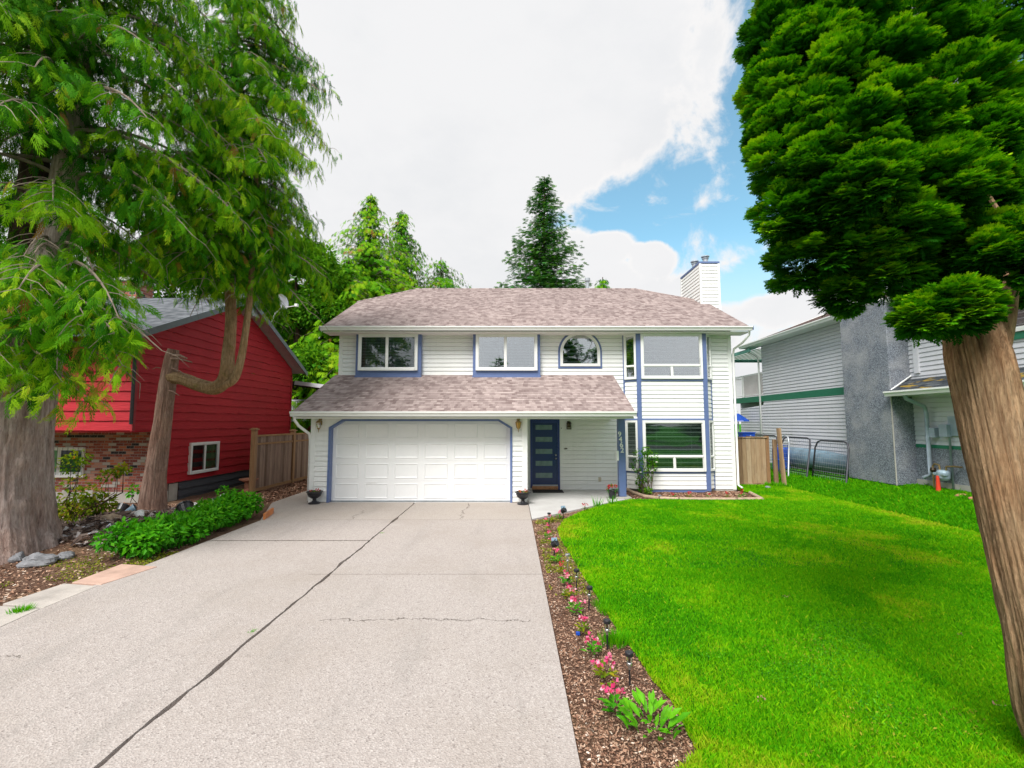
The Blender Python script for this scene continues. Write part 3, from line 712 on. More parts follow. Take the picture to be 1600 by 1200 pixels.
outer = [(GX0 - .06, 0), (GX0 - .06, GT - .17), (GX0 + ch - .03, GT + .05), (GX1 - ch + .03, GT + .05), (GX1 + .06, GT - .17), (GX1 + .06, 0)]
for i in range(5):
    mb.prism(fg, [inner[i], inner[i + 1], outer[i + 1], outer[i]], -.17, .035)
mb.build('garage_frame', M['blue'], H)
# front door
DX0, DX1 = atY(832, 700, YW)[0], atY(871, 700, YW)[0]
mb = MB(); mb.fbox(fw_, DX0 - .07, DX0, .06, 2.32, 0, .05); mb.fbox(fw_, DX1, DX1 + .07, .0, 2.32, 0, .05); mb.fbox(fw_, DX0, DX1, 2.13, 2.32, 0, .045)
mb.build('door_frame', M['dark_blue'], H, bevel=.004)
mb = MB(); mb.fbox(fw_, DX0, DX1, .16, 2.13, .0, .022); dr = mb.build('front_door', M['navy'], H)
for k in range(5):
    zt = atY(850, 660 + k * 18.7 + 4, YW)[1]; mb = MB(); mb.fbox(fw_, DX0 + .10, DX1 - .17, zt - .155, zt, .022, .026); gp = mb.build('glass_pane', M['frost'], dr)
    mb = MB(); a0, a1 = DX0 + .09, DX1 - .16
    for (p, q_, r_, s_) in ((a0, a1, zt, zt + .01), (a0, a1, zt - .165, zt - .155), (a0, a0 + .01, zt - .155, zt), (a1 - .01, a1, zt - .155, zt)): mb.fbox(fw_, p, q_, r_, s_, .022, .03)
    mb.build('pane_frame', M['navy'], gp)
for z in (.99, 1.10): mb = MB(); mb.lathe(fw_(DX1 - .06, z, .022), [(.028, 0), (.03, .008), (.012, .012), (.012, .035), (.026, .045), (.024, .06), (0, .065)], 14, tilt=Vector((0, -1, 0)).to_track_quat('Z', 'Y').to_matrix()); mb.build('handle', M['steel'], dr, smooth=True)
mb = MB(); mb.fbox(fw_, DX0, DX1, .12, .16, 0, .06); mb.build('threshold', M['galv'], H)
mb = MB(); mb.fbox(fw_, DX0 - .02, DX1, .02, .12, 0, .13); mb.build('door_step', M['wood_new'], H, bevel=.006)
# upper windows in projecting blue boxes
for k, (p0, p1, cur) in enumerate(((556, 658, .5), (739, 844, .5))):
    YB = YW - .22; a0, a1 = atY(p0, 550, YB)[0], atY(p1, 550, YB)[0]; zb, zt = atY(600, 592, YB)[1], EZ - .14
    mb = MB(); fb = Fr((0, YB, 0), (1, 0, 0), (0, 0, 1), (0, -1, 0))
    mb.fbox(fb, a0, a1, zb + .10, zt, -.22, 0); mb.fbox(fb, a0 - .02, a1 + .02, zb, zb + .10, -.22, .02)
    bx_ = mb.build('window_box', M['blue'], H, bevel=.006, label='slate blue projecting window box')
    w0, w1 = atY(p0 + 4.5, 550, YB)[0], atY(p1 - 4.5, 550, YB)[0]
    if k == 0: w1 = atY(653, 550, YB)[0]
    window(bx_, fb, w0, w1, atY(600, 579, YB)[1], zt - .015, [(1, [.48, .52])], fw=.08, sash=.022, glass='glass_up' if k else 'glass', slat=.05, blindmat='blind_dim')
# arched window
YA = YW; cx, _ = atY(906, 540, YA); zb = atY(906, 573, YA)[1]; zt = atY(906, 519, YA)[1]; wo_ = atY(938, 540, YA)[0] - cx
def arch(hw, z0, ztop, n=20):
    zs = ztop - hw * 1.0; return [(cx - hw, z0), (cx + hw, z0)] + [(cx + hw * math.cos(math.pi * i / n), max(z0, zs) + (ztop - zs) * math.sin(math.pi * i / n)) for i in range(n + 1)]
def arch_ring(mb, o_, i_, d0, d1):
    n = len(o_)
    for k in range(n):
        k2 = (k + 1) % n; mb.prism(fw_, [o_[k], o_[k2], i_[k2], i_[k]], d0, d1)
mb = MB(); A1, A2 = arch(wo_ + .045, zb - .06, zt + .055), arch(wo_ - .02, zb + .01, zt - .01); arch_ring(mb, A1, A2, 0, .03); at_ = mb.build('window_trim', M['blue'], H)
mb = MB(); A3 = arch(wo_ - .11, zb + .10, zt - .10); arch_ring(mb, A2, A3, 0, .06); aw = mb.build('window', M['white'], H, label='arched white window')
mb = MB(); mb.prism(fw_, A3, .03, .034); mb.build('pane', M['glass_up'], aw)
mb = MB(); mb.prism(fw_, A3, .002, .012); mb.build('backing', M['room'], aw)
# bay
YB = YW - .34; yb = YB
BL0, BL1 = atY(1000, 640, YB)[0], atY(1102, 640, YB)[0]
BWL, BWR = BL0 - .42, BL1 + .36
fbm = Fr((0, YB, 0), (1, 0, 0), (0, 0, 1), (0, -1, 0))
vl = Vector((BL0 - BWL, YB - YW, 0)); vr = Vector((BWR - BL1, YW - YB, 0))
fbl = Fr((BWL, YW, 0), vl, (0, 0, 1), (vl.y, -vl.x, 0)); fbr = Fr((BL1, YB, 0), vr, (0, 0, 1), (vr.y, -vr.x, 0))
ZT = EZ - .13
zz = lambda py: atY(1050, py, YB)[1]
mb = MB()
for f_, L_ in ((fbm, None), (fbl, vl.length), (fbr, vr.length)):
    a0, a1 = (BL0, BL1) if L_ is None else (0, L_)
    laps(mb, f_, lambda t: [(a0, a1)], .06, ZT, LAP, LIP)
bay = mb.build('bay', M['siding'], H)
mb = MB()
pw = .09
for x, s in ((BL0, 1), (BL1, -1)): mb.fbox(fbm, x - pw, x + pw * .55 if s > 0 else x + pw, .0, ZT, -.0, .035) if s > 0 else mb.fbox(fbm, x - pw * .55, x + pw, .0, ZT, 0, .035)
mb.fbox(fbl, .0, .05, .0, ZT, 0, .03); mb.fbox(fbr, vr.length - .05, vr.length, .0, ZT, 0, .03)
for py in (519, 655, 738.5):
    z = zz(py); mb.fbox(fbm, BL0 + pw * .55, BL1 - pw * .55, z - .025, z + .025, 0, .028)
    mb.fbox(fbl, .05, vl.length - .02, z - .025, z + .025, 0, .024); mb.fbox(fbr, .02, vr.length - .05, z - .025, z + .025, 0, .024)
mb.fbox(fbm, BL0 + pw * .55, BL1 - pw * .55, zz(769), zz(766), 0, .028)
mb.build('bay_trim', M['blue'], bay)
for lo, hi, gl in ((518, 513.5, 'glass_up'), (736.5, 656.5, 'glass')):
    t0, t1 = (zz(592), ZT - .03) if gl == 'glass_up' else (zz(736.5), zz(657))
    if gl == 'glass_up': t0 = zz(592) if False else zz(592)
    m0 = BL0 + pw * .6; m1 = BL1 - pw * .6
    window(bay, fbm, m0, m1, t0, t1, [(.27, [.5, .5]), (.73, [1])], fw=.075, sash=.022, glass=gl, slat=.048)
    window(bay, fbl, .055, vl.length - .07, t0, t1, [(.27, [1]), (.73, [1])], fw=.06, sash=.015, glass=gl, slat=.048)
    window(bay, fbr, .07, vr.length - .055, t0, t1, [(.27, [1]), (.73, [1])], fw=.06, sash=.015, glass=gl, slat=.048)
mb = MB(); z = zz(592) - .025
for z in (zz(594),):
    mb.fbox(fbm, BL0 + pw * .55, BL1 - pw * .55, z - .03, z + .02, 0, .030); mb.fbox(fbl, .05, vl.length - .02, z - .03, z + .02, 0, .026); mb.fbox(fbr, .02, vr.length - .05, z - .03, z + .02, 0, .026)
mb.build('sill_band', M['blue'], bay)
# chimney chase
mb = MB(); CX0, CX1, CY0, CY1, CZ = 7.27, 8.0, 17.4, 19.35, 8.28
for f_, L_ in ((Fr((CX0, CY0, 0), (1, 0, 0), (0, 0, 1), (0, -1, 0)), CX1 - CX0), (Fr((CX0, CY1, 0), (0, -1, 0), (0, 0, 1), (-1, 0, 0)), CY1 - CY0), (Fr((CX1, CY0, 0), (0, 1, 0), (0, 0, 1), (1, 0, 0)), CY1 - CY0), (Fr((CX0, CY1, 0), (1, 0, 0), (0, 0, 1), (0, 1, 0)), CX1 - CX0)):
    laps(mb, f_, lambda t, L_=L_: [(0, L_)], 0, CZ, LAP, LIP)
chm = mb.build('chimney', M['siding'], H)
for x in (CX0, CX1):
    for y in (CY0, CY1): mb = MB(); mb.box(x - .05 if x == CX1 else x - .025, y - .027 if y == CY0 else y - .04, 0, x + .025 if x == CX1 else x + .05, y + .04, CZ - .002); mb.build('corner_trim', M['white'], chm)
mb = MB(); mb.box(CX0 - .03, CY0 - .03, CZ, CX1 + .03, CY1 + .03, CZ + .08); mb.build('cap', M['blue'], chm, bevel=.008)
for (px, py, Y, hh) in ((7.75, 408, 18.0, .30), (7.44, 410, 18.3, .20)):
    x = px; mb = MB(); mb.lathe((x, Y, CZ + .08), [(.10, 0), (.10, hh), (.13, hh + .01), (.13, hh + .03), (.09, hh + .04), (.09, hh + .07), (.16, hh + .09), (.16, hh + .12), (.02, hh + .16)], 18); mb.build('flue', M['galv'], chm)
# porch post with house number
mb = MB(); QY = 13.30; qx0, qx1 = atY(968, 776, QY)[0], atY(979, 776, QY)[0]; fq = Fr((0, QY, 0), (1, 0, 0), (0, 0, 1), (0, -1, 0))
mb.fbox(fq, qx0, qx1, .05, PZ - .17, -.20, 0); post = mb.build('porch_post', M['blue'], H, bevel=.006)
mb = MB(); mb.fbox(fq, qx0 - .12, qx1 + .12, -.1, .045, -.32, .10); mb.build('post_footing', M['concrete_base'], H, bevel=.01)
for ch_, px, py in (('9', 968.2, 682), ('4', 969.6, 690), ('6', 971.0, 698.5), ('2', 972.2, 707)):
    cu = bpy.data.curves.new('number', 'FONT'); cu.body = ch_; cu.size = .20; cu.extrude = .008; cu.offset = .004; cu.align_x = 'CENTER'
    tmp = bpy.data.objects.new('tmp', cu); C.objects.link(tmp); dg = bpy.context.evaluated_depsgraph_get()
    me = bpy.data.meshes.new_from_object(tmp.evaluated_get(dg)); bpy.data.objects.remove(tmp)
    x, z = atY(px, py, QY - .01); me.transform(__import__('mathutils').Matrix.Translation((x - root_loc(post).x, QY - .012 - root_loc(post).y, z - root_loc(post).z)) @ __import__('mathutils').Matrix.Rotation(R(90), 4, 'X'))
    me.materials.clear(); me.materials.append(M['white']); no = bpy.data.objects.new('house_number', me); C.objects.link(no); no.parent = post
mb = MB(); x, z = atY(964.5, 712, QY); mb.fbox(fq, qx0 - .07, qx0 - .002, z - .14, z + .14, -.12, .03); mb.build('mailbox', M['white'], H, bevel=.008)
# wall lamps, outlet, bell
def coach(px, py, fr, Yw, glassm, par):
    x, z = atY(px, py, Yw - .12); o_ = fr(x, z, 0)
    mb = MB(); mb.fbox(Fr(o_, fr.ax, fr.up, fr.n), -.045, .045, .02, .20, 0, .02); c_ = Vector(fr(x, z, .12))
    mb.tube([fr(x, z + .15, .02), fr(x, z + .19, .06), fr(x, z + .20, .12), fr(x, z + .14, .12)], .009, 6)
    mb.lathe(c_, [(.0, .15), (.05, .12), (.085, .09), (.085, .08), (.02, .08)], 8); mb.lathe(c_, [(.05, -.06), (.03, -.09), (.012, -.11), (.008, -.17), (0, -.19)], 8)
    for k in range(8):
        a = math.pi / 4 * k; mb.tube([c_ + Vector((.075 * math.cos(a), .075 * math.sin(a), .08)), c_ + Vector((.05 * math.cos(a), .05 * math.sin(a), -.06))], .005, 4)
    l_ = mb.build('wall_lamp', M['brass'], par, label='brass wall lantern beside the garage door')
    mb = MB(); mb.lathe(c_, [(.068, .08), (.045, -.06)], 8); mb.build('lamp_glass', M[glassm], l_)
coach(498, 665, fg, YG, 'clear', H); coach(810, 665, fg, YG, 'amber', H)
x, z = atY(889, 665, YW - .1); mb = MB(); o_ = fw_(x, z, .09)
mb.fbox(fw_, x - .05, x + .05, z - .05, z + .14, 0, .02); mb.lathe(o_, [(0, .15), (.03, .14), (.085, .08), (.09, .07), (.02, .07)], 4, tilt=None)
for sx in (-1, 1):
    for sy in (-1, 1): mb.tube([Vector(o_) + Vector((sx * .06, sy * .06, .07)), Vector(o_) + Vector((sx * .065, sy * .065, -.10))], .006, 4)
mb.fbox(Fr(o_, fw_.ax, fw_.up, fw_.n), -.07, .07, -.115, -.10, -.07, .07); mb.tube([fw_(x, z + .1, 0), fw_(x, z + .13, .09)], .01, 6)
wl = mb.build('wall_lamp', M['bronze'], H, label='dark bronze square lantern on the porch wall')
mb = MB(); mb.fbox(Fr(o_, fw_.ax, fw_.up, fw_.n), -.055, .055, -.10, .07, -.055, .055); mb.build('lamp_glass', M['clear'], wl)
x, z = atY(937, 749, YW); mb = MB(); mb.fbox(fw_, x - .045, x + .045, z - .065, z + .065, .0, .03); mb.build('outlet_cover', simple('beige_plastic', (.5, .45, .34)), H, bevel=.006)
x, z = atY(884, 701, YW); mb = MB(); mb.fbox(fw_, x - .05, x + .05, z - .018, z + .018, .0, .03); mb.build('doorbell', M['bronze'], H)
x, z = atY(877, 669, YW); mb = MB(); mb.fbox(fw_, x - .012, x + .012, z - .012, z + .012, .0, .03); mb.build('bell_sensor', M['bronze'], H)
x0, x1 = DX0 - .02, DX1 + .14; mb = MB(); mb.prism(Fr((0, 0, 0), (1, 0, 0), (0, 1, 0), (0, 0, 1)), [(x0, YW - .72), (x1 - .02, YW - .72), (x1 - .02, YW - .14), (x0, YW - .14)], .005, .02)
tag(mb.build('door_mat', M['mat']), 'black doormat in front of the navy front door', 'doormat')

# ================================================================ RED HOUSE
RX = -9.5; RYN, RYF = 11.55, 19.75
RH = empty('red_house', (RX, RYN, 0), 'red rough-cedar sided gable house with brick lower front and grey roof', 'house')
frs = Fr((RX, 0, 0), (0, 1, 0), (0, 0, 1), (1, 0, 0))
eN, eF, eZ = 11.0, 20.2, 4.34; aY = 15.7; aZ = atX(406, 471, RX + .5)[1]
slN = (aZ - eZ) / (aY - eN); slF = (aZ - eZ) / (eF - aY)
ztop = lambda y: (eZ + (y - eN) * slN if y < aY else eZ + (eF - y) * slF) - .12
def red_sp(t):
    if t < 1.95: return [(12.78, RYF)]
    lo, hi = RYN, RYF
    lo = max(lo, eN + (t + .12 - eZ) / slN); hi = min(hi, eF - (t + .12 - eZ) / slF)
    return [(lo, hi)] if hi > lo else [(aY, aY)]
mb = MB(); laps(mb, frs, red_sp, .47, 1.95, .247, .032, wavy=.030); laps(mb, frs, red_sp, 1.95, aZ - .12, .247, .032, wavy=.030)
frf = Fr((0, RYN, 0), (1, 0, 0), (0, 0, 1), (0, -1, 0)); laps(mb, frf, lambda t: [(-22, RX)], 1.95, 4.3, .247, .032, wavy=.012)
mb.box(-22, RYN + .01, 1.90, RX - .002, 12.9, 1.955)
laps(mb, Fr((0, RYF, 0), (1, 0, 0), (0, 0, 1), (0, 1, 0)), lambda t: [(-22, RX)], .4, 4.2, .247, .032)
mb.build('wall', M['red'], RH)
for a, b_, t in ((RYN - .03, RYN + .06, 1.93), (RYF - .07, RYF + .02, .3)): mb = MB(); mb.fbox(frs, a, b_, t, 4.15, .0, .045); mb.build('corner_trim', M['red_paint'], RH)
mb = MB(); laps(mb, frs, lambda t: [(13.3, RYF)], -.35, .46, .20, .035, wavy=.012); mb.build('skirting', M['charcoal'], RH)
mb = MB(); mb.box(-22, 12.76, -.3, RX - .01, 12.95, .26); mb.box(RX - .2, 12.96, -.3, RX - .004, 13.3, .44); mb.build('foundation', M['concrete_base'], RH)
mb = MB(); mb.fbox(Fr((0, 12.80, 0), (1, 0, 0), (0, 0, 1), (0, -1, 0)), -22, RX - .005, .26, 1.9, -.1, 0); mb.build('brick_front', M['brick'], RH)
# roof
mb = MB(); x0 = RX + .5
frr = Fr((0, eN, eZ), (1, 0, 0), (0, aY - eN, aZ - eZ), (0, -(aZ - eZ), aY - eN)); L1 = math.hypot(aY - eN, aZ - eZ)
laps(mb, frr, lambda s: [(-22.5, x0)], 0, L1, .14, .008)
frr2 = Fr((0, eF, eZ), (1, 0, 0), (0, aY - eF, aZ - eZ), (0, aZ - eZ, eF - aY)); L2 = math.hypot(aY - eF, aZ - eZ)
laps(mb, frr2, lambda s: [(-22.5, x0)], 0, L2, .14, .008); mb.build('roof', M['shingle_grey'], RH)
mb = MB(); mb.fbox(frr, -22.5, x0 - .03, 0, L1 - .02, -.06, -.04); mb.fbox(frr2, -22.5, x0 - .03, 0, L2, -.06, -.04); mb.build('soffit', M['pink_soffit'], RH)
mb = MB(); fx = Fr((x0, 0, 0), (0, 1, 0), (0, 0, 1), (1, 0, 0))
mb.prism(fx, [(eN, eZ - .17), (aY, aZ - .17), (aY, aZ + .01), (eN, eZ + .01)], -.03, .0); mb.prism(fx, [(aY, aZ - .17), (eF, eZ - .17), (eF, eZ + .01), (aY, aZ + .01)], -.03, .0)
mb.build('bargeboard', M['grey_fascia'], RH)
mb = MB(); gutter_mb(mb, Fr((0, eN, 0), (1, 0, 0), (0, 0, 1), (0, -1, 0)), -22.5, x0 - .03, eZ - .0, 0); mb.build('gutter', M['grey_fascia'], RH)
mb = MB(); mb.tube([(-9.1, 11.0, 4.2), (-9.1, 11.1, 4.05), (-9.44, 11.44, 3.8), (-9.44, 11.46, 2.1)], .04, 6); mb.build('downspout', M['black'], RH)
za = lambda px, py: atX(px, py, RX)
y0, z1 = za(295, 689); y1, z0 = za(339, 740); y1 = za(339, 700)[0]; z0 = za(296, 741)[1]; z1 = za(296, 692)[1]
window(RH, frs, y0, y1, z0, z1, [(1, [.5, .5])], fw=.07, proud=.09, sash=.02, blind=False, curt=(y0 + (y1 - y0) * .55, y1 - .1), label='white sliding window with a green curtain')
Yb = 12.80; fb = Fr((0, Yb, 0), (1, 0, 0), (0, 0, 1), (0, -1, 0)); wx0, wx1 = atY(45, 720, Yb)[0], atY(133, 720, Yb)[0]; wz0, wz1 = atY(100, 742, Yb)[1], atY(100, 699, Yb)[1]
wb = window(RH, fb, wx0, wx1, wz0, wz1, [(1, [.55, .45])], fw=.05, proud=.05, blind=False, curt=(wx0 + .1, wx0 + .8), label='lower front window with metal bars')
mb = MB()
for k in range(12): a = wx0 + (wx1 - wx0) * k / 11; mb.tube([fb(a, wz0, .08), fb(a, wz1, .08)], .006, 4)
mb.tube([fb(wx0, wz0 + .2, .08), fb(wx1, wz0 + .2, .08)], .006, 4); mb.build('window_bars', M['steel_dark'], wb)
mb = MB(); mb.box(wx0 - .05, Yb - .09, wz0 - .06, wx1 + .05, Yb + .0, wz0 - .002); mb.build('window_sill', M['white'], wb)
c_ = P3(212, 447, 15.8); mb = MB(); mb.box(c_.x - .42, 15.5, 5.5, c_.x + .32, 16.2, c_.z + .1); rc = mb.build('chimney', M['brick'], RH)
mb = MB(); mb.box(c_.x - .47, 15.45, c_.z + .1, c_.x + .37, 16.25, c_.z + .2); mb.build('chimney_cap', M['concrete_base'], rc)
c_ = P3(393, 460, 16.2); mb = MB(); mb.box(c_.x - .3, 15.9, 5.9, c_.x + .22, 16.4, c_.z + .05); mb.box(c_.x - .33, 15.87, c_.z + .05, c_.x + .25, 16.43, c_.z + .09); mb.build('roof_vent', M['galv'], RH)
# satellite dish on the bargeboard
sp = Vector((x0 + .02, 16.95, eZ + (eF - 16.95) * slF + .02)); mb = MB(); mb.tube([sp, sp + Vector((.18, -.1, .30)), sp + Vector((.45, -.15, .52))], .02, 6)
mb.tube([sp + Vector((.45, -.15, .50)), sp + Vector((1.0, -.25, .55))], .015, 6); mb.box(sp.x + .98, sp.y - .31, sp.z + .52, sp.x + 1.08, sp.y - .19, sp.z + .62); ds = mb.build('satellite_dish', M['white'], RH, label='small white satellite dish on an arm at the gable edge')
mb = MB(); rot = Vector((.97, -.25, .15)).normalized().to_track_quat('Z', 'Y').to_matrix(); mb.lathe(sp + Vector((.42, -.15, .72)), [(0, 0), (.12, .012), (.22, .04), (.28, .075), (.285, .07), (.22, .03), (.1, 0), (0, -.008)], 22, tilt=rot)
mb.build('reflector', M['siding_grey'], ds, smooth=True)
# covered patio and low rear wing
mb = MB(); f2 = Fr((RX - 1, 20.3, 3.98), (1, 0, -.13), (0, 1, 0), (.13, 0, 1)); mb.fbox(f2, 0, 3.25, 0, 3.2, 0, .10)
for k in range(7): mb.fbox(f2, .2, 3.2, .2 + k * .45, .26 + k * .45, -.10, -.001)
pt = mb.build('patio_cover', M['dark_under'], RH)
mb = MB(); mb.fbox(f2, .9, 3.28, -.03, .02, -.05, .12); mb.build('fascia', M['siding_grey'], pt)
mb = MB(); mb.box(-8.55, 22.5, 0, -8.45, 22.6, 3.7); mb.box(-9.6, 22.5, 0, -9.5, 22.6, 3.9); mb.build('patio_post', M['siding_grey'], pt)
mb = MB(); mb.box(-10.6, 21.8, 0, -6.9, 23.4, 2.2); mb.build('rear_wing', M['red_paint'], RH)
mb = MB(); mb.box(-10.6, 21.75, 2.2, -6.9, 21.82, 2.3); mb.box(-10.6, 21.75, 3.15, -8.3, 21.82, 3.22)
for k in range(30): mb.box(-10.6 + k * .078, 21.77, 2.3, -10.56 + k * .078, 21.8, 3.15)
mb.build('railing', M['siding_grey'], RH)

# ================================================================ NEIGHBOUR HOUSE ON THE RIGHT
NX = 11.2
NH = empty('grey_house', (NX, 13, .35), 'pale grey sided two-storey house with green bands and a stucco chimney wall', 'house')
fn_ = Fr((NX, 0, 0), (0, -1, 0), (0, 0, 1), (-1, 0, 0))      # a = -Y
bandz = atX(1325, 604, NX)[1]; nez = 5.62
mb = MB()
laps(mb, fn_, lambda t: [(-20.5, -9.0)] if t > 2.9 else [(-22.6, -12.9)], .3, nez, .125, .021)
laps(mb, Fr((NX + .02, 0, 0), (0, -1, 0), (0, 0, 1), (-1, 0, 0)), lambda t: [(-12.9, -7.0)], 1.55, 5.4, .125, .021)
laps(mb, Fr((0, 22.6, 0), (1, 0, 0), (0, 0, 1), (0, 1, 0)), lambda t: [(NX, 20)], .3, 3.2, .125, .021)
laps(mb, Fr((0, 20.5, 0), (1, 0, 0), (0, 0, 1), (0, 1, 0)), lambda t: [(NX, 20)], 3.2, nez, .125, .021)
laps(mb, Fr((0, 7.0, 0), (1, 0, 0), (0, 0, 1), (0, -1, 0)), lambda t: [(NX, 20)], .3, 5.4, .125, .021)
mb.build('wall', M['siding_grey'], NH)
mb = MB(); mb.fbox(fn_, -20.5, -14.7, bandz - .26, bandz + .0, .0, .025); mb.fbox(fn_, -24.0, -20.5, bandz - .26, bandz, .0, .03)
mb.fbox(fn_, -12.85, -7.0, 1.47, 1.56, -.0, .02); mb.build('green_band', M['green_trim'], NH)
mb = MB(); mb.fbox(fn_, -12.9, -7.0, .60, 1.47, -.1, .012); mb.build('stucco_base', M['stucco'], NH)
mb = MB(); mb.fbox(fn_, -12.9, -7.0, .1, .60, -.1, .03); mb.fbox(fn_, -22.6, -14.7, .1, .42, -.1, .03); mb.build('foundation', M['concrete_base'], NH)
mb = MB(); mb.box(10.6, 12.88, .42, NX + .12, 14.7, 5.66); nch = mb.build('chimney', M['stucco'], NH, bevel=.02)
mb = MB(); mb.box(10.585, 12.865, .42, 10.61, 12.885, 3.0); mb.build('corner_bead', M['concrete_base'], nch)
# roofs
mb = MB(); ev = 10.68; frn = Fr((ev, 0, nez + .06), (0, -1, 0), (4.6, 0, 1.75), (-1.75, 0, 4.6)); laps(mb, frn, lambda s: [(-21.3, -6.5)], 0, 4.9, .14, .008); mb.fbox(frn, -21.3, -6.5, 0, 4.9, -.06, -.02)
frn2 = Fr((ev + 9.2, 0, nez + .06), (0, -1, 0), (-4.6, 0, 1.75), (1.75, 0, 4.6)); laps(mb, frn2, lambda s: [(-21.3, -6.5)], 0, 4.9, .14, .008); mb.build('roof', M['shingle'], NH)
mb = MB(); gutter_mb(mb, Fr((ev, 0, 0), (0, -1, 0), (0, 0, 1), (-1, 0, 0)), -21.35, -6.5, nez + .07, -.02); mb.box(ev, 6.6, nez - .07, NX + .05, 21.3, nez - .04)
mb.prism(Fr((0, 21.3, 0), (1, 0, 0), (0, 0, 1), (0, 1, 0)), [(ev, nez - .08), (ev + 4.6, nez + 1.72), (ev + 4.6, nez + 1.85), (ev, nez + .05)], 0, .03); mb.build('gutter', M['white'], NH)
mb = MB(); mb.tube([(ev, 20.9, nez - .06), (ev + .1, 20.9, nez - .25), (NX - .1, 20.75, nez - .5), (NX - .05, 20.7, nez - .7), (NX - .05, 20.7, .4)], .04, 8); mb.build('downspout', M['white'], NH, smooth=True)
# lower roof over the near wall
lx, lz = 10.5, 3.0; mb = MB(); frl = Fr((lx, 0, lz), (0, -1, 0), (NX - lx, 0, .36), (-.36, 0, NX - lx)); laps(mb, frl, lambda s: [(-12.86, -7.0)], 0, .80, .13, .008); mb.fbox(frl, -12.86, -7, 0, .78, -.05, -.01); lr = mb.build('lower_roof', M['shingle_moss'], NH)
mb = MB(); gutter_mb(mb, Fr((lx, 0, 0), (0, -1, 0), (0, 0, 1), (-1, 0, 0)), -12.9, -7, lz + .01, -.02, .14); mb.box(lx, 7, lz - .13, NX, 12.86, lz - .10)
mb.tube([(10.6, 12.86, 3.05), (NX - .02, 12.85, 3.45)], .02, 5); mb.build('gutter', M['white'], lr)
sx = 11.05; dyp = atX(1450, 700, sx)[0]
mb = MB(); mb.tube([(lx, 12.3, lz - .12), (lx + .03, 12.3, lz - .22), (sx - .02, dyp, lz - .42), (sx + .02, dyp, lz - .6), (sx + .02, dyp, .78), (sx - .1, dyp + .1, .68)], .05, 8); mb.build('downspout', M['greypaint'], NH, smooth=True)
mb = MB(); mb.fbox(fn_, -12.7, -12.55, 3.5, 5.4, 0.0, .06); mb.build('corner_trim', M['siding_grey'], NH)
fw2 = Fr((NX, 0, 0), (0, -1, 0), (0, 0, 1), (-1, 0, 0)); nb = window(NH, fw2, -10.35, -8.9, 4.15, 5.05, [(1, [.5, .5])], blind=False, proud=.08)
mb = MB(); mb.fbox(fw2, -10.45, -8.8, 3.98, 4.14, 0, .05); mb.build('window_sill', M['green_trim'], nb)
# boxes and conduit
mb = MB()
for px, py, s in ((1462, 676, .13), (1481, 673, .16)):
    y, z = atX(px, py, NX - .05); mb.fbox(fn_, -y - s, -y + s * .4, z - s, z + s, 0, .14)
y, z = atX(1498, 664, NX); mb.fbox(fn_, -y - .25, -y + .35, z - .28, z + .22, .0, .04); mb.build('meter_box', M['greypaint'], NH, bevel=.008)
y, z = atX(1485, 700, NX - .06); mb = MB(); mb.tube([(NX - .06, y, z + .25), (NX - .06, y, .35)], .025, 7); mb.build('conduit', M['greypaint'], NH, smooth=True)
# gas meter
y, z = atX(1474, 742, NX - .22); GM = empty('gas_meter', (NX - .22, y, hgt(NX - .22, y)), 'pale blue gas meter with brass pipes on the grey stucco base', 'gas meter')
mb = MB(); mb.lathe((NX - .22, y, z), [(0, -.15), (.09, -.14), (.13, -.08), (.14, .02), (.14, .07), (.10, .12), (0, .13)], 16); mb.fbox(Fr((NX - .22, y, z), (0, -1, 0), (0, 0, 1), (-1, 0, 0)), -.16, .16, -.01, .05, .02, .13); mb.build('meter_body', M['pipe_blue'], GM, smooth=False, bevel=.01)
mb = MB(); yy = y + .28
mb.tube([(NX - .22, yy, .35), (NX - .22, yy, z + .2), (NX - .22, yy - .06, z + .26), (NX - .22, y + .1, z + .24), (NX - .22, y + .08, z + .1)], .022, 7)
mb.tube([(NX - .22, y - .08, z + .1), (NX - .22, y - .1, z + .22), (NX - .22, y - .3, z + .24), (NX - .04, y - .32, z + .22)], .022, 7); mb.build('pipe', M['brass'], GM)
mb = MB(); mb.lathe((NX - .22, yy, z + .1), [(0, -.07), (.05, -.06), (.07, 0), (.05, .06), (0, .07)], 12); mb.build('regulator', M['bronze'], GM)
gx_, gy_ = NX - .42, atX(1466, 760, NX - .42)[0]; gz = hgt(gx_, gy_); mb = MB(); mb.lathe((gx_, gy_, gz), [(.06, 0), (.055, .03), (.04, .28), (.03, .42), (0, .43)], 14); tag(mb.build('marker_cone', M['orange_plastic']), 'narrow orange-red cone at the foot of the gas meter', 'cone')
# deck, railing, patio cover at the far end
mb = MB(); mb.box(NX + .02, 20.52, bandz - .22, 16, 24.0, bandz - .04); dk = mb.build('deck', M['siding_grey'], NH)
mb = MB(); z0 = bandz + .05; z1 = bandz + 1.02
mb.box(NX + .02, 20.6, z1, NX + .07, 24.0, z1 + .05); mb.box(NX + .02, 20.6, z0, NX + .06, 24.0, z0 + .04); mb.box(NX + .02, 23.95, z1, 16, 24, z1 + .05)
for k in range(34): mb.box(NX + .03, 20.65 + k * .1, z0, NX + .05, 20.67 + k * .1, z1)
mb.box(NX, 23.9, bandz, NX + .1, 24.0, 5.4); mb.box(NX, 22.3, bandz, NX + .08, 22.38, z1); mb.build('railing', M['white'], dk)
mb = MB(); mb.box(NX + .25, 20.8, z0, NX + .27, 22.9, z1 + .02); mb.build('privacy_screen', M['pink_soffit'], dk)
mb = MB(); zc_ = 5.42
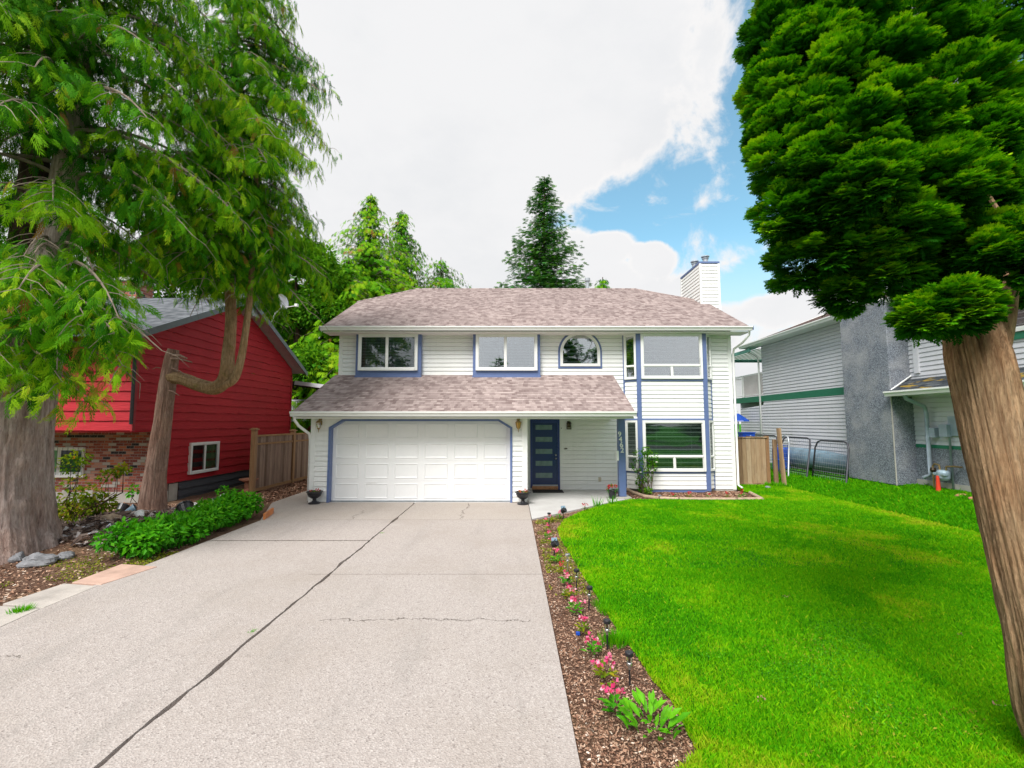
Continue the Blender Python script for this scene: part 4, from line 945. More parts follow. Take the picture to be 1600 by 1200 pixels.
for k in range(44): mb.box(10.75 + k * .12, 20.55, zc_ + (k % 2) * .03, 10.87 + k * .12, 24.3, zc_ + .012 + (k % 2) * .03)
pc = mb.build('patio_cover', M['green_panel'], NH)
mb = MB(); mb.box(10.72, 24.3, zc_ - .1, 16, 24.36, zc_ + .05); mb.box(10.70, 20.55, zc_ - .1, 10.745, 24.36, zc_ + .05); mb.build('fascia', M['green_panel'], pc)
# ================================================================ FOLIAGE KIT
rng = np.random.default_rng(11)
def unit(v): return v / np.maximum(np.linalg.norm(v, axis=-1, keepdims=True), 1e-9)
def spray(nside=5, ang=42, w=.05, curl=.25, tip=1.0, seed=0, jag=True):
    """flat fern-like spray along +x, length 1: quads (n,4,3)"""
    r = np.random.default_rng(seed); Q = []
    def leafq(p, a, L, wd):
        d = np.array([math.cos(a), math.sin(a)]); n_ = np.array([-d[1], d[0]]); m_ = p + d * L * .5
        Q.append([(*p, 0), (*(m_ + n_ * wd), 0), (*(p + d * L), 0), (*(m_ - n_ * wd), 0)])
    leafq(np.array([0., 0.]), 0, 1.0, w * .8)
    for k in range(nside):
        s = .12 + .78 * k / nside
        L = (.46 * (1 - s) ** .7 + .10) * tip
        for sg in (-1, 1):
            a = math.radians(ang + r.uniform(-9, 9)) * sg; p = np.array([s + r.uniform(-.02, .02), 0]); LL = L * r.uniform(.8, 1.15)
            leafq(p, a, LL, w)
            if jag and L > .25: leafq(p + np.array([math.cos(a), math.sin(a)]) * LL * .45, a - sg * .6, LL * .5, w * .75)
    Q = np.array(Q); Q[..., 2] -= curl * (Q[..., 0] ** 2) + .35 * np.abs(Q[..., 1]) ** 1.5
    return Q
def place(T, pos, d, nrm, sc, droop=0):
    """copies of template T (n,4,3) at pos with axis d and normal nrm"""
    d = unit(d); y = unit(np.cross(nrm, d)); z = np.cross(d, y)
    B = np.stack([d, y, z], axis=1)                      # (N,3,3)
    V = np.einsum('nqk,mkj->mnqj', T, B) if False else np.einsum('fqk,mkj->mfqj', T, B)
    V = V * sc[:, None, None, None] + pos[:, None, None, :]
    if droop: V[..., 2] -= 0
    return V.reshape(-1, T.shape[1], 3)
SPR = [spray(7, 33, .022, .4, tip=.72, seed=i) for i in range(5)]
SPL = [spray(4, 40, .06, .3, seed=i + 9, jag=False) for i in range(3)]
TUFT = [spray(6, 50, .055, .10, tip=1.1, seed=i + 20) for i in range(4)]
def leaft(): return np.array([[(0, 0, 0), (.45, .26, .07), (1, 0, -.12), (.45, 0, -.02)], [(0, 0, 0), (.45, 0, -.02), (1, 0, -.12), (.45, -.26, .07)]], float)
LEAF = leaft()
def scatter(name, Ts, pos, d, nrm, sc, tint, mat, parent=None, **kw):
    N = len(pos); idx = rng.integers(0, len(Ts), N); Vs, ts = [], []
    for i, T in enumerate(Ts):
        k = idx == i
        if not k.any(): continue
        Vs.append(place(T, pos[k], d[k], nrm[k], sc[k])); ts.append(np.repeat(tint[k], len(T)))
    return mesh_np(name, np.concatenate(Vs), Ts[0].shape[1], mat, parent, np.concatenate(ts), **kw)

def catmull(pts, n):
    P = [np.array(p, float) for p in pts]; P = [2 * P[0] - P[1]] + P + [2 * P[-1] - P[-2]]; out = []
    m = len(P) - 3
    for i in range(n + 1):
        s = i / n * m; k = min(int(s), m - 1); t = s - k; a, b, c, d = P[k:k + 4]
        out.append(.5 * (2 * b + (c - a) * t + (2 * a - 5 * b + 4 * c - d) * t * t + (3 * b - a - 3 * c + d) * t ** 3))
    return np.array(out)
def trunk(pts, radii, name, mat, parent, nr=90, ns=64, flute=.08, ridge=.03, seed=0, freq=5, **kw):
    """bark surface with flutes and ridges, following pts"""
    path = catmull(pts, nr); rr = np.interp(np.linspace(0, 1, nr + 1), np.linspace(0, 1, len(radii)), radii)
    mb = MB(); ref = None; z = 0
    for i in range(nr + 1):
        t = Vector(path[min(i + 1, nr)] - path[max(i - 1, 0)]).normalized()
        if ref is None: ref = Vector((0, 1, 0)) if abs(t.y) < .9 else Vector((1, 0, 0))
        u = (ref - t * ref.dot(t)).normalized(); ref = u; v = t.cross(u)
        if i: z += float(np.linalg.norm(path[i] - path[i - 1]))
        for k in range(ns):
            a = 2 * math.pi * k / ns; ca, sa = math.cos(a), math.sin(a)
            f = flute * noise.noise(Vector((ca * 1.6 + seed, sa * 1.6, z * .35)))
            wv = z * .9 + .4 * noise.noise(Vector((ca * 2, sa * 2, z * 1.5 + seed)))
            g_ = noise.noise(Vector((ca * freq + seed, sa * freq, wv))); g2 = noise.noise(Vector((ca * freq * 2.7, sa * freq * 2.7 + seed, wv * 2.2)))
            kn = max(0, noise.noise(Vector((ca * 1.9, sa * 1.9, z * 2.2 + seed * 3))) - .42) * .22
            r = rr[i] * (1 + f + kn) + ridge * ((1 - 2 * abs(g_)) * .9 + g2 * .6)
            p = Vector(path[i]) + (u * ca + v * sa) * max(r, .004); mb.v.append(tuple(p))
    for i in range(nr):
        for k in range(ns):
            k2 = (k + 1) % ns; mb.f.append((i * ns + k, i * ns + k2, (i + 1) * ns + k2, (i + 1) * ns + k)); mb.uv += [(0, 0)] * 4
    mb.f.append(tuple(nr * ns + k for k in range(ns))); mb.uv += [(0, 0)] * ns
    return mb.build(name, mat, parent, smooth=True, **kw)

def cedar_crown(name_root, stem, z0, z1, nbr, Lf, parent, mat, dens=1.0, fl=(.22, .42), tmean=.5, seed=1, hang=1.25, twigmat='twig', azr=None, extra=None, cut=None):
    """drooping boughs hung with flat sprays"""
    r = np.random.default_rng(seed); pos, dr, nm, sc, ti = [], [], [], [], []; tw = MB()
    brs = []
    for i in range(nbr):
        z = z0 + (z1 - z0) * (i + r.random()) / nbr; az = r.uniform(0, 2 * math.pi) if azr is None else r.uniform(*azr); brs.append((np.array(stem(z), float), az, Lf(z, az) * r.uniform(.7, 1.1), r.uniform(.05, .4)))
    for b in (extra or []): brs.append((np.array(b[0], float), b[1], b[2], b[3]))
    for p0, az, L, rise in brs:
        if L < .15: continue
        h = np.array([math.sin(az), math.cos(az), 0]); side = np.array([h[1], -h[0], 0])
        bend = r.uniform(-.25, .25); n = max(3, int(L / .22)); P = []
        for k in range(n + 1):
            s = k / n; P.append(p0 + h * L * s + side * bend * L * s * s + np.array([0, 0, L * (rise * s - .62 * s * s)]))
        tw.tube(P, [max(.006, .028 * L ** .6 * (1 - .85 * k / n)) for k in range(n + 1)], 5)
        bt = r.uniform(-.16, .16)
        for k in range(1, n + 1):
            s = k / n
            for sg in (-1, 1):
                l2 = (.25 + .5 * (1 - abs(s - .45))) * min(1.0, .35 * L + .25) * r.uniform(.6, 1.1)
                dd = unit(h * .55 + side * sg * r.uniform(.5, 1) + np.array([0, 0, r.uniform(-.35, .1)])); m = max(2, int(l2 / .13))
                Q = [P[k] + dd * l2 * j / m + np.array([0, 0, -hang * .55 * l2 * (j / m) ** 2]) for j in range(m + 1)]
                if r.random() < .5: tw.tube(Q, [.006] * m + [.002], 3)
                for j in range(m + 1):
                    c_ = r.poisson(1.15 * dens)
                    for _ in range(c_):
                        pos.append(Q[j] + r.normal(0, .05, 3)); v = dd * r.uniform(.2, .8) + np.array([0, 0, -hang * r.uniform(.4, 1.1)]) + r.normal(0, .25, 3)
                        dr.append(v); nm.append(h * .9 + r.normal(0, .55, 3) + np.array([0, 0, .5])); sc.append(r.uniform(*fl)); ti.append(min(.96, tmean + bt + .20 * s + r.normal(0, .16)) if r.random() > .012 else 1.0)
    pos, dr, nm, sc, ti = map(np.array, (pos, dr, nm, sc, ti))
    if cut is not None:
        k = cut(pos); pos, dr, nm, sc, ti = pos[k], dr[k], nm[k], sc[k], ti[k]
    f_ = scatter('foliage', SPR if fl[1] > .25 and dens > .9 else SPL, pos, dr, nm, sc, ti, mat, parent)
    tw.build('bough', M[twigmat], parent, kind='stuff'); return f_
def conifer(name, x, y, H_, Rb, label, mat, kind='cedar', seed=1, dens=1.0, z0=1.5, trunkr=.25, group=None, tmean=.5, fl=(.3, .6), per=13, power=.85, top=1.0):
    T = empty(name, (x, y, 0), label, 'tree', group); r = np.random.default_rng(seed)
    trunk([(x, y, -.2), (x + r.normal(0, .1), y, H_ * .5), (x, y, H_)], [trunkr, trunkr * .55, .02], 'trunk', M['bark_dark'], T, 24, 12, .05, .01, seed)
    pos, dr, nm, sc, ti = [], [], [], [], []; tw = MB(); z = z0
    while z < H_ - .1:
        u = (H_ - z) / (H_ - z0); Lm = Rb * u ** power; nb = max(4, int(per * (.35 + .65 * u) * dens))
        for i in range(nb):
            az = r.uniform(0, 2 * math.pi); L = Lm * r.uniform(.65, 1.12) + .12; h = np.array([math.sin(az), math.cos(az), 0]); side = np.array([h[1], -h[0], 0])
            zz_ = z + r.uniform(-.2, .2); n = max(3, int(L / .38))
            bt = r.normal(0, .10)
            for k in range(n + 1):
                s = k / n
                p = np.array([x, y, zz_]) + h * L * s + np.array([0, 0, L * ((.28 * s - .55 * s * s) if kind == 'cedar' else (.05 * s + .12 * s * s) * (1 if u < .5 else -.6 + 1.2 * s))])
                for sg in (-1, 1):
                    wd = min(.55, .3 * L) * (1 - .6 * s)
                    for j in range(2 if kind == 'cedar' else 2):
                        pos.append(p + side * sg * wd * (j + r.random()) * .6 + r.normal(0, .05, 3))
                        v = h * r.uniform(.5, 1) + side * sg * r.uniform(.3, 1) + np.array([0, 0, (-r.uniform(.5, 1.2)) if kind == 'cedar' else r.uniform(-.15, .35)])
                        dr.append(v); nm.append(np.array([0, 0, 1]) + r.normal(0, .35, 3) + (h * .8 if kind == 'cedar' else 0)); sc.append(r.uniform(*fl) * (.55 + .45 * u)); ti.append(tmean + bt + .2 * s + r.normal(0, .1))
            if L > .5: tw.tube([np.array([x, y, zz_]), np.array([x, y, zz_]) + h * L * .5 + np.array([0, 0, 0.0 * L]), np.array([x, y, zz_]) + h * L * .95 + np.array([0, 0, -.2 * L if kind == 'cedar' else 0])], [.03, .015, .004], 3)
        z += (.34 if kind == 'cedar' else .42) / dens
    scatter('foliage', SPL, *map(np.array, (pos, dr, nm, sc, ti)), M[mat], T)
    tw.build('bough', M['twig' if kind == 'cedar' else 'bark_dark'], T, kind='stuff'); return T
def leafcloud(clumps, nper, size, r, tm=.5):
    """clumps: list of (centre, radius); leaves near the clump surfaces"""
    pos, d, nm, sc, ti = [], [], [], [], []
    for c, rad in clumps:
        rad = np.array(rad) * np.ones(3); n = int(nper)
        v = unit(r.normal(0, 1, (n, 3))); q = r.uniform(.45, 1.05, (n, 1)) ** .6
        pos.append(np.array(c) + v * rad * q); o_ = v + r.normal(0, .5, (n, 3)); d.append(o_ + np.array([0, 0, -.25])); nm.append(v + np.array([0, 0, .7]) + r.normal(0, .4, (n, 3)))
        sc.append(r.uniform(size[0], size[1], n)); ti.append(tm + r.normal(0, .05) + .12 * v[:, 2] + r.normal(0, .14, n))
    return [np.concatenate(a) for a in (pos, d, nm, sc, ti)]

# ================================================================ BIG CEDAR, FAR LEFT
T1 = empty('cedar_tree', (-8.15, 7.75, 0), 'massive old cedar with fluted grey trunk and drooping boughs beside the red house', 'tree')
trunk([(-8.55, 7.75, -.25), (-8.57, 7.75, .5), (-8.6, 7.75, 1.3), (-8.6, 7.75, 2.6), (-8.45, 7.8, 4.0), (-8.25, 7.8, 4.9)], [.95, .76, .70, .66, .56, .34], 'trunk', M['bark_grey'], T1, 220, 220, .11, .034, 2, 8)
trunk([(-8.25, 7.8, 4.2), (-8.02, 7.85, 5.3), (-7.95, 7.9, 6.6), (-7.9, 7.95, 9), (-7.8, 8, 13.5)], [.34, .24, .215, .16, .04], 'stem', M['bark_grey'], T1, 70, 40, .06, .015, 4, 5)
trunk([(-8.3, 7.8, 4.0), (-8.6, 7.95, 5.2), (-8.65, 8.0, 7.5), (-8.7, 8, 12)], [.34, .24, .17, .04], 'stem', M['bark_dark'], T1, 50, 30, .06, .015, 5, 5)
def L1(z, az):
    base = 2.75 if z > 6.3 else 1.15 + max(0, z - 4.3) * .25
    return base * (1.0 if z < 9 else max(.4, 1 - (z - 9) / 7)) * (.8 + .32 * max(0, math.sin(az)))
ex = [((-7.7, 7.5, 3.9), R(100), 1.9, .15), ((-7.7, 7.5, 4.2), R(125), 2.0, .25), ((-7.9, 7.3, 4.1), R(160), 1.2, .2), ((-7.7, 7.5, 3.6), R(120), 1.3, .1),
      ((-7.7, 7.6, 4.4), R(90), 1.7, .05), ((-7.9, 7.3, 3.9), R(180), 1.1, .1), ((-8.0, 7.3, 4.4), R(205), 1.3, .1), ((-7.8, 7.4, 4.7), R(140), 1.4, .0), ((-7.7, 7.4, 3.4), R(140), .9, .1), ((-7.7, 7.5, 4.8), R(110), 2.2, .1), ((-7.7, 7.4, 4.5), R(135), 1.8, .3), ((-7.7, 7.4, 4.0), R(110), 1.6, .35), ((-7.7, 7.4, 3.8), R(150), 1.3, .3), ((-7.9, 7.2, 3.3), R(110), 1.3, .2), ((-7.9, 7.1, 3.4), R(150), 1.1, .2), ((-8.2, 7.05, 3.5), R(190), 1.0, .2), ((-7.9, 7.2, 3.1), R(130), 1.2, .25), ((-8.3, 7.0, 3.2), R(210), .9, .2), ((-7.8, 7.3, 3.5), R(95), 1.7, .2), ((-8.1, 7.0, 3.8), R(170), 1.2, .3), ((-8.5, 7.0, 3.9), R(200), 1.2, .3), ((-7.7, 7.3, 3.0), R(105), 1.1, .2), ((-7.8, 7.3, 4.1), R(100), 2.2, .25), ((-7.8, 7.3, 4.3), R(118), 2.0, .3)]
def lowcut(p):                                 # boughs stop above the red roof
    px = 800 + p[:, 0] / p[:, 1] * FOC; lim = np.interp(px, [0, 175, 198, 220, 250, 300], [2.2, 2.4, 3.1, 4.6, 4.9, 5.0]); return p[:, 2] > lim + rng.normal(0, .12, len(p))
def win1(p):                                   # natural gap round the upper stem
    u = (p[:, 0] + 7.95) ; return lowcut(p) & ~((np.abs(u) < .45) & (p[:, 2] > 4.9) & (p[:, 2] < 6.8) & (p[:, 1] < 7.9) & (rng.random(len(p)) < .95))
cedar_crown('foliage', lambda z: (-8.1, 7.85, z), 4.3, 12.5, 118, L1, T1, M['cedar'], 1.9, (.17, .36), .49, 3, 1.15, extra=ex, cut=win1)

# ================================================================ ELBOW TREE
T2 = empty('cedar_tree', (-8.35, 10.8, 0), 'cedar with a snapped top whose side limb bends out and turns upright', 'tree')
def E(px, py, Y=10.8): return tuple(P3(px, py, Y))
b0 = G(240, 812); base = (b0[0], 10.8)
trunk([(P3(237, 830, 10.8).x, 10.8, -.2), E(238, 790), E(243, 740), E(254, 660), E(262, 600), E(268, 560), E(271, 546)], [.40, .265, .20, .168, .155, .13, .10], 'trunk', M['bark_brown'], T2, 150, 110, .07, .018, 7, 8)
trunk([E(262, 590), E(285, 592, 10.7), E(312, 602, 10.6), E(336, 606, 10.6), E(352, 590, 10.6), E(357, 550, 10.65), E(361, 500, 10.7), E(360, 430, 10.8), E(368, 340, 10.9), E(365, 200, 10.9), E(368, 20, 11)], [.13, .125, .13, .14, .14, .12, .105, .10, .095, .09, .05], 'limb', M['bark_limb'], T2, 160, 60, .09, .014, 8, 6)
trunk([E(344, 606, 10.5), E(366, 592, 10.5), E(378, 555, 10.5), E(386, 500, 10.55), E(392, 445, 10.6), E(398, 330, 10.7), E(405, 200, 10.8)], [.07, .085, .075, .065, .06, .05, .03], 'limb', M['bark_limb'], T2, 60, 26, .06, .008, 9, 4)
mb = MB()
for (p, q_, r_) in (((265, 560), (300, 566), .035), ((272, 556), (292, 560), .05), ((268, 575), (296, 590), .02), ((250, 575), (238, 577), .015), ((262, 610), (280, 618), .02), ((345, 590), (352, 580), .03)):
    mb.tube([E(*p, 10.72), E((p[0] + q_[0]) / 2, (p[1] + q_[1]) / 2 - 2, 10.6), E(*q_, 10.5)], [r_, r_ * .7, r_ * .35], 7); mb.build('broken_stub', M['bark_brown'], T2); mb = MB()
def L2(z, az):
    b_ = 2.7 if z < 8.2 else 2.55 - (z - 8.2) * .25
    if z < 6.0: b_ = 1.5 + (z - 4.9) * .9
    return b_ * (.86 + .2 * math.sin(az * 2 + z))
cedar_crown('foliage', lambda z: (P3(368, 300, 10.9).x, 10.9, z), 5.6, 13.5, 150, L2, T2, M['cedar'], 1.75, (.18, .38), .49, 5, 1.1, cut=lambda p: p[:, 2] > 5.2 + rng.normal(0, .15, len(p)))

# ================================================================ TREES BEHIND
conifer('spruce_tree', (853 - 800) / FOC * 31, 31, P3(838, 276, 31).z, 4.5, 'dark green spruce with a sharp top above the middle of the white roof', 'fir', 'fir', 4, 1.35, 5, .25, tmean=.52, fl=(.35, .65), per=13, power=.85)
def behind(px, ptop, Y, Rb, lab, seed, mat='cedar', **k): return conifer('conifer_tree', (px - 800) / FOC * Y * 1.0, Y, P3(px, ptop, Y).z, Rb, lab, mat, 'cedar', seed, group='conifers behind the houses', tmean=k.pop('tmean', .58), **k)
behind(571, 302, 28, 9.5, 'tallest yellow-green cedar behind the left end of the white roof', 11, dens=1.2, power=.9)
behind(622, 328, 31, 7.5, 'cedar with bare branch tips just right of the tallest one behind the roof', 12, dens=1.15, tmean=.5, power=.85)
behind(538, 400, 25, 5, 'lower cedar touching the left eave of the white house', 13, dens=1.1, tmean=.55)
behind(686, 402, 34, 6.0, 'small rounded cedar peeking over the roof left of the spruce', 14, z0=5, power=.6, tmean=.45)
behind(945, 433, 34, 1.9, 'cedar tip just showing beside the roof vent pipe', 15, z0=8, power=.7, tmean=.4)
def bushy(px, ptop, Y, Rb, lab, seed, mat='decid', n=900, tm=.5):
    x = (px - 800) / FOC * Y; top = P3(px, ptop, Y).z; T = empty('leafy_tree', (x, Y, 0), lab, 'tree', 'leafy trees behind the red house'); r = np.random.default_rng(seed)
    trunk([(x, Y, -.2), (x + .2, Y, top * .4), (x, Y, top * .85)], [.3, .2, .05], 'trunk', M['bark_dark'], T, 20, 12, .05, .01, seed)
    cl_ = []
    for i in range(46):
        u = r.random(); z = top * (.18 + .80 * u); ww = Rb * math.sin(math.pi * min(.98, .15 + .80 * u)) ** .6; a = r.uniform(0, 6.28); q = r.random() ** .5 * ww
        cl_.append(((x + math.cos(a) * q, Y + math.sin(a) * q, z), r.uniform(.5, 1.0) * min(1, top / 8)))
    scatter('foliage', [LEAF], *leafcloud(cl_, n, (.16, .30), r, tm), M[mat], T); return T
bushy(455, 385, 23.5, 2.6, 'bright leafy tree rising behind the satellite dish', 21, tm=.62)
bushy(500, 430, 27, 2.5, 'darker leafy tree between the red house and the white house', 22, tm=.42)
bushy(320, 330, 27, 4.0, 'broad leafy tree behind the red house ridge', 23, tm=.5)
bushy(180, 330, 27, 4.2, 'broad leafy tree behind the red brick chimney', 24, tm=.48)
bushy(20, 310, 26, 4.4, 'broad leafy tree at the far left behind the red house', 25, tm=.45)

# ================================================================ CLIPPED CEDAR, NEAR RIGHT
tk = empty('cedar_tree', (3.45, 2.85, 0), 'clipped cedar with orange-brown fibrous leaning trunk at the right edge of the lawn', 'tree')
TY = 3.15
def Q3(px, py, Y=TY): return tuple(P3(px, py, Y))
trunk([(3.75, 2.9, -.2), Q3(1668, 1150, 3.0), Q3(1632, 1000, 3.0), Q3(1594, 850, 3.05), Q3(1566, 730, 3.1), Q3(1546, 640, 3.15), Q3(1528, 560, 3.2), Q3(1513, 500, 3.3), Q3(1488, 430, 3.5), Q3(1465, 330, 3.7), Q3(1450, 150, 3.8), Q3(1440, 40, 3.9)],
      [.24, .19, .172, .160, .156, .158, .156, .135, .10, .13, .11, .08], 'trunk', M['bark_orange'], tk, 300, 190, .07, .020, 12, 11)
trunk([Q3(1548, 590, 3.2), Q3(1565, 530, 3.2), Q3(1575, 480, 3.25), Q3(1582, 420, 3.5), Q3(1588, 300, 4.2), Q3(1590, 150, 4.6)], [.07, .055, .045, .04, .035, .03], 'fork', M['bark_orange'], tk, 60, 40, .05, .006, 13, 5)
r = np.random.default_rng(5); lobes = []
LB = [(180, 250, 120), (215, 120, 110), (200, 480, 110), (185, 380, 90), (230, 690, 115), (300, 860, 120), (450, 950, 100), (420, 190, 150), (330, 60, 120), (480, 400, 150), (330, 520, 120), (450, 620, 140), (400, 780, 120), (600, 120, 130), (850, 250, 165), (700, 380, 140), (880, 450, 150), (780, 590, 165), (960, 590, 140), (660, 740, 130), (600, 880, 120), (840, 730, 120), (700, 900, 90), (1000, 380, 90), (560, 560, 120), (620, 300, 120), (980, 720, 110), (300, 320, 120), (160, 20, 100), (480, -60, 140), (700, -20, 130), (250, -140, 120), (560, -220, 140), (860, 60, 90), (400, -330, 140)]
for (x, y, rr_) in LB:
    px, py = 1128 + x / 2.4 + max(0, 500 - x) * .035, 52 + y / 2.4; ex_ = ((px - 1370) / 205) ** 2 + ((py - 270) / 260) ** 2
    Y = 3.05 + .75 * min(1.2, ex_) + r.uniform(-.05, .1); c_ = P3(px, py, Y); rad = rr_ / 2.4 / FOC * Y
    lobes.append((np.array(c_), rad, Y)); YB_ = Y + .8 + .4 * r.random(); lobes.append((np.array(P3(min(px + 70, 1560), min(py, 400) - 10, YB_)), rad * 1.0, YB_))
for (px, py, Y, s_) in ((1575, 380, 4.3, .45), (1590, 290, 4.3, .5), (1580, 190, 4.3, .5), (1600, 100, 4.4, .5), (1600, 430, 4.4, .3), (1530, 60, 4.4, .5), (1640, 350, 4.4, .5), (1640, 200, 4.4, .5), (1560, 0, 4.4, .5), (1568, 425, 3.7, .24), (1605, 440, 3.6, .26), (1530, 405, 3.8, .26), (1500, 385, 3.8, .24), (1600, 370, 3.6, .3), (1560, 340, 4.0, .4), (1500, 330, 4.0, .3), (1540, 250, 4.5, .5), (1500, 120, 4.6, .5), (1610, 20, 4.5, .6), (1700, 300, 4.5, .7), (1700, 120, 4.5, .7)): lobes.append((np.array(P3(px, py, Y)), s_ * .7, Y))
for (px, py, Y, s_) in ((1548, 398, 3.0, .13), (1612, 405, 2.95, .16), (1588, 375, 3.0, .19), (1535, 375, 3.1, .15), (1640, 400, 2.95, .2), (1500, 372, 3.2, .13)): lobes.append((np.array(P3(px, py, Y)), s_, Y))
lobes.append((np.array(P3(1478, 483, 2.95)), .185, 2.95)); lobes.append((np.array(P3(1445, 497, 2.95)), .12, 2.95)); lobes.append((np.array(P3(1515, 478, 2.98)), .12, 2.98))
pos, dr, nm, sc, ti = [], [], [], [], []
for c_, rad, Y in lobes:
    near = Y < 4.2
    if near:                                   # tiers of small fans over each lobe
        for _ in range(15):
            w_ = unit(r.normal(0, 1, 3) + np.array([0, -.35, .1])); cc = c_ + w_ * rad * .78 * np.array([1, 1, .95]); m = int(150 * rad / .3); v = unit(r.normal(0, 1, (m, 3)) + w_ * .9)
            pos.append(cc + v * rad * np.array([.36, .36, .22]) * r.uniform(.5, 1.05, (m, 1))); o_ = v * .6 + w_ * .7 + r.normal(0, .2, (m, 3)); o_[:, 2] = o_[:, 2] * .45 + .22; dr.append(o_)
            nm.append(np.array([0, 0, 1.0]) + w_ * .3 + r.normal(0, .22, (m, 3))); sc.append(r.uniform(.055, .10, m)); ti.append(.60 + r.normal(0, .10) + .16 * v[:, 2] + .08 * w_[2] + r.normal(0, .12, m))  # tint of new growth, plus light from above painted into upward-facing fans
    n = int((620 if near else 420) * rad * rad / .09 * .75) + 60
    v = unit(r.normal(0, 1, (n, 3)) * np.array([1, 1, .9])); q = np.where(r.random((n, 1)) < .3, r.uniform(.78, .9, (n, 1)), r.uniform(.4, .8, (n, 1)))
    pos.append(c_ + v * rad * q); o_ = v * .9 + r.normal(0, .35, (n, 3)); o_[:, 2] = o_[:, 2] * .5 + .10; dr.append(o_)
    nm.append(np.array([0, 0, 1.0]) + v * .35 + r.normal(0, .25, (n, 3))); sc.append(r.uniform(.065, .12, n)); ti.append(.38 + .0 * (q[:, 0] > .92) + r.normal(0, .06) + .14 * v[:, 2] + r.normal(0, .14, n))  # inner fill tinted darker: shade of the gaps put into the colour
pos, dr, nm, sc, ti = [np.concatenate(a) for a in (pos, dr, nm, sc, ti)]
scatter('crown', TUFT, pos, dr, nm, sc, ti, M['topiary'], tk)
mb = MB()
for i in range(46):
    c_, rad, Y = lobes[r.integers(0, len(lobes))]; a = Vector(Q3(1465 + r.uniform(-12, 12), r.uniform(150, 430), 3.75)); e = Vector(c_); mid = (a + e) / 2 + Vector((0, 0, -.08)); mb.tube([a, mid, e], [.03, .018, .006], 5)
mb.build('bough', M['bark_orange'], tk, kind='stuff')
# trees across the street (seen in the windows' reflections)
SL = ['tall conifer across the street mirrored in the left upper window', 'short conifer across the street straight behind the driveway', 'conifer across the street in line with the front walk', 'conifer across the street in line with the flower bed', 'largest conifer across the street facing the bay window', 'conifer across the street beyond the clipped cedar', 'leftmost conifer across the street beyond the big cedar']
sp = conifer('street_tree', -14, -24, 13, 3.4, 'dark conifer across the street mirrored in the upper windows', 'fir', 'fir', 31, .8, 1.5, .3, tmean=.5, fl=(.7, 1.1), per=10, power=.75, group='trees across the street')
for i, (x, y) in enumerate(((-7, -27), (-1.5, -23), (3.5, -28), (9, -24), (15, -27), (22, -25), (-22, -26))):
    c_ = copy_tree(sp); c_['label'] = SL[i]; c_.location = (x, y, 0); c_.rotation_euler.z = i * 1.1; s_ = (.95, .76, .66, .60, .62, .58, .8)[i]; c_.scale = (s_ * 1.2, s_ * 1.2, s_)

# ================================================================ LOW PLANTS
def shrub(name, clumps, nper, size, label, mat, cat='shrub', seed=1, tm=.5, group=None, stems=True):
    r = np.random.default_rng(seed); c0 = clumps[0][0]; T = empty(name, (c0[0], c0[1], 0), label, cat, group)
    scatter('foliage', [LEAF], *leafcloud(clumps, nper, size, r, tm), M[mat], T)
    if stems:
        mb = MB()
        for c_, rad in clumps:
            for _ in range(2): mb.tube([(c0[0] + r.normal(0, .08), c0[1] + r.normal(0, .08), -.04), (c_[0] + r.normal(0, .05), c_[1], c_[2] * .6), tuple(c_)], [.009, .007, .003], 5)
        mb.build('stem', M['bark_dark'], T)
    return T
r = np.random.default_rng(77)
slabs_ = 0; labs = ['low bright green leafy shrub nearest the paving slabs', 'second leafy green shrub from the paving slabs along the driveway', 'middle leafy green shrub of the driveway row', 'fourth leafy green shrub in the row beside the driveway', 'leafy green shrub at the house end of the driveway row']
for i, (x, y, hh) in enumerate(((-6.1, 7.85, .42), (-6.1, 8.55, .40), (-6.12, 9.25, .40), (-6.15, 9.95, .44), (-6.2, 10.7, .52))):
    cl_ = [((x + r.uniform(-.32, .32), y + r.uniform(-.36, .36), hh * r.uniform(.35, .85)), (r.uniform(.16, .26), r.uniform(.16, .26), r.uniform(.13, .2))) for _ in range(15)]
    shrub('leafy_shrub', cl_, 110, (.07, .13), labs[i], 'leaf', seed=40 + i, tm=.5, group='leafy shrubs in a row along the driveway')
cl_ = [((-9.0 + r.uniform(-.75, .65), 9.6 + r.uniform(-.4, .4), r.uniform(.25, 1.0)), (.22, .2, .17)) for _ in range(22)] + [((-8.9, 9.6, 1.45), (.2, .15, .15)), ((-9.1, 9.6, 1.3), (.2, .15, .18)), ((-8.0, 9.6, 1.2), (.12, .1, .08)), ((-8.2, 9.7, 1.15), (.1, .1, .05)), ((-8.4, 9.7, 1.05), (.18, .1, .08))]
shrub('loose_shrub', cl_, 70, (.06, .11), 'straggly yellow-green shrub in front of the brick wall', 'leaf_yel', seed=50, tm=.56)
shrub('small_weed', [((-7.6, 12.3, .35), (.14, .1, .12)), ((-7.4, 12.3, .28), (.12, .1, .1))], 50, (.08, .12), 'small green weed growing by the grey skirting boards', 'leaf', 'weed', 52)
for i, (px, py, lb) in enumerate(((205, 752, 'tiny leafy weed against the pale foundation of the red house'), )):
    x, y = G(px, 790); shrub('small_weed', [((x, y, .36), (.13, .1, .12))], 50, (.08, .13), lb, 'leaf', 'weed', 55 + i)
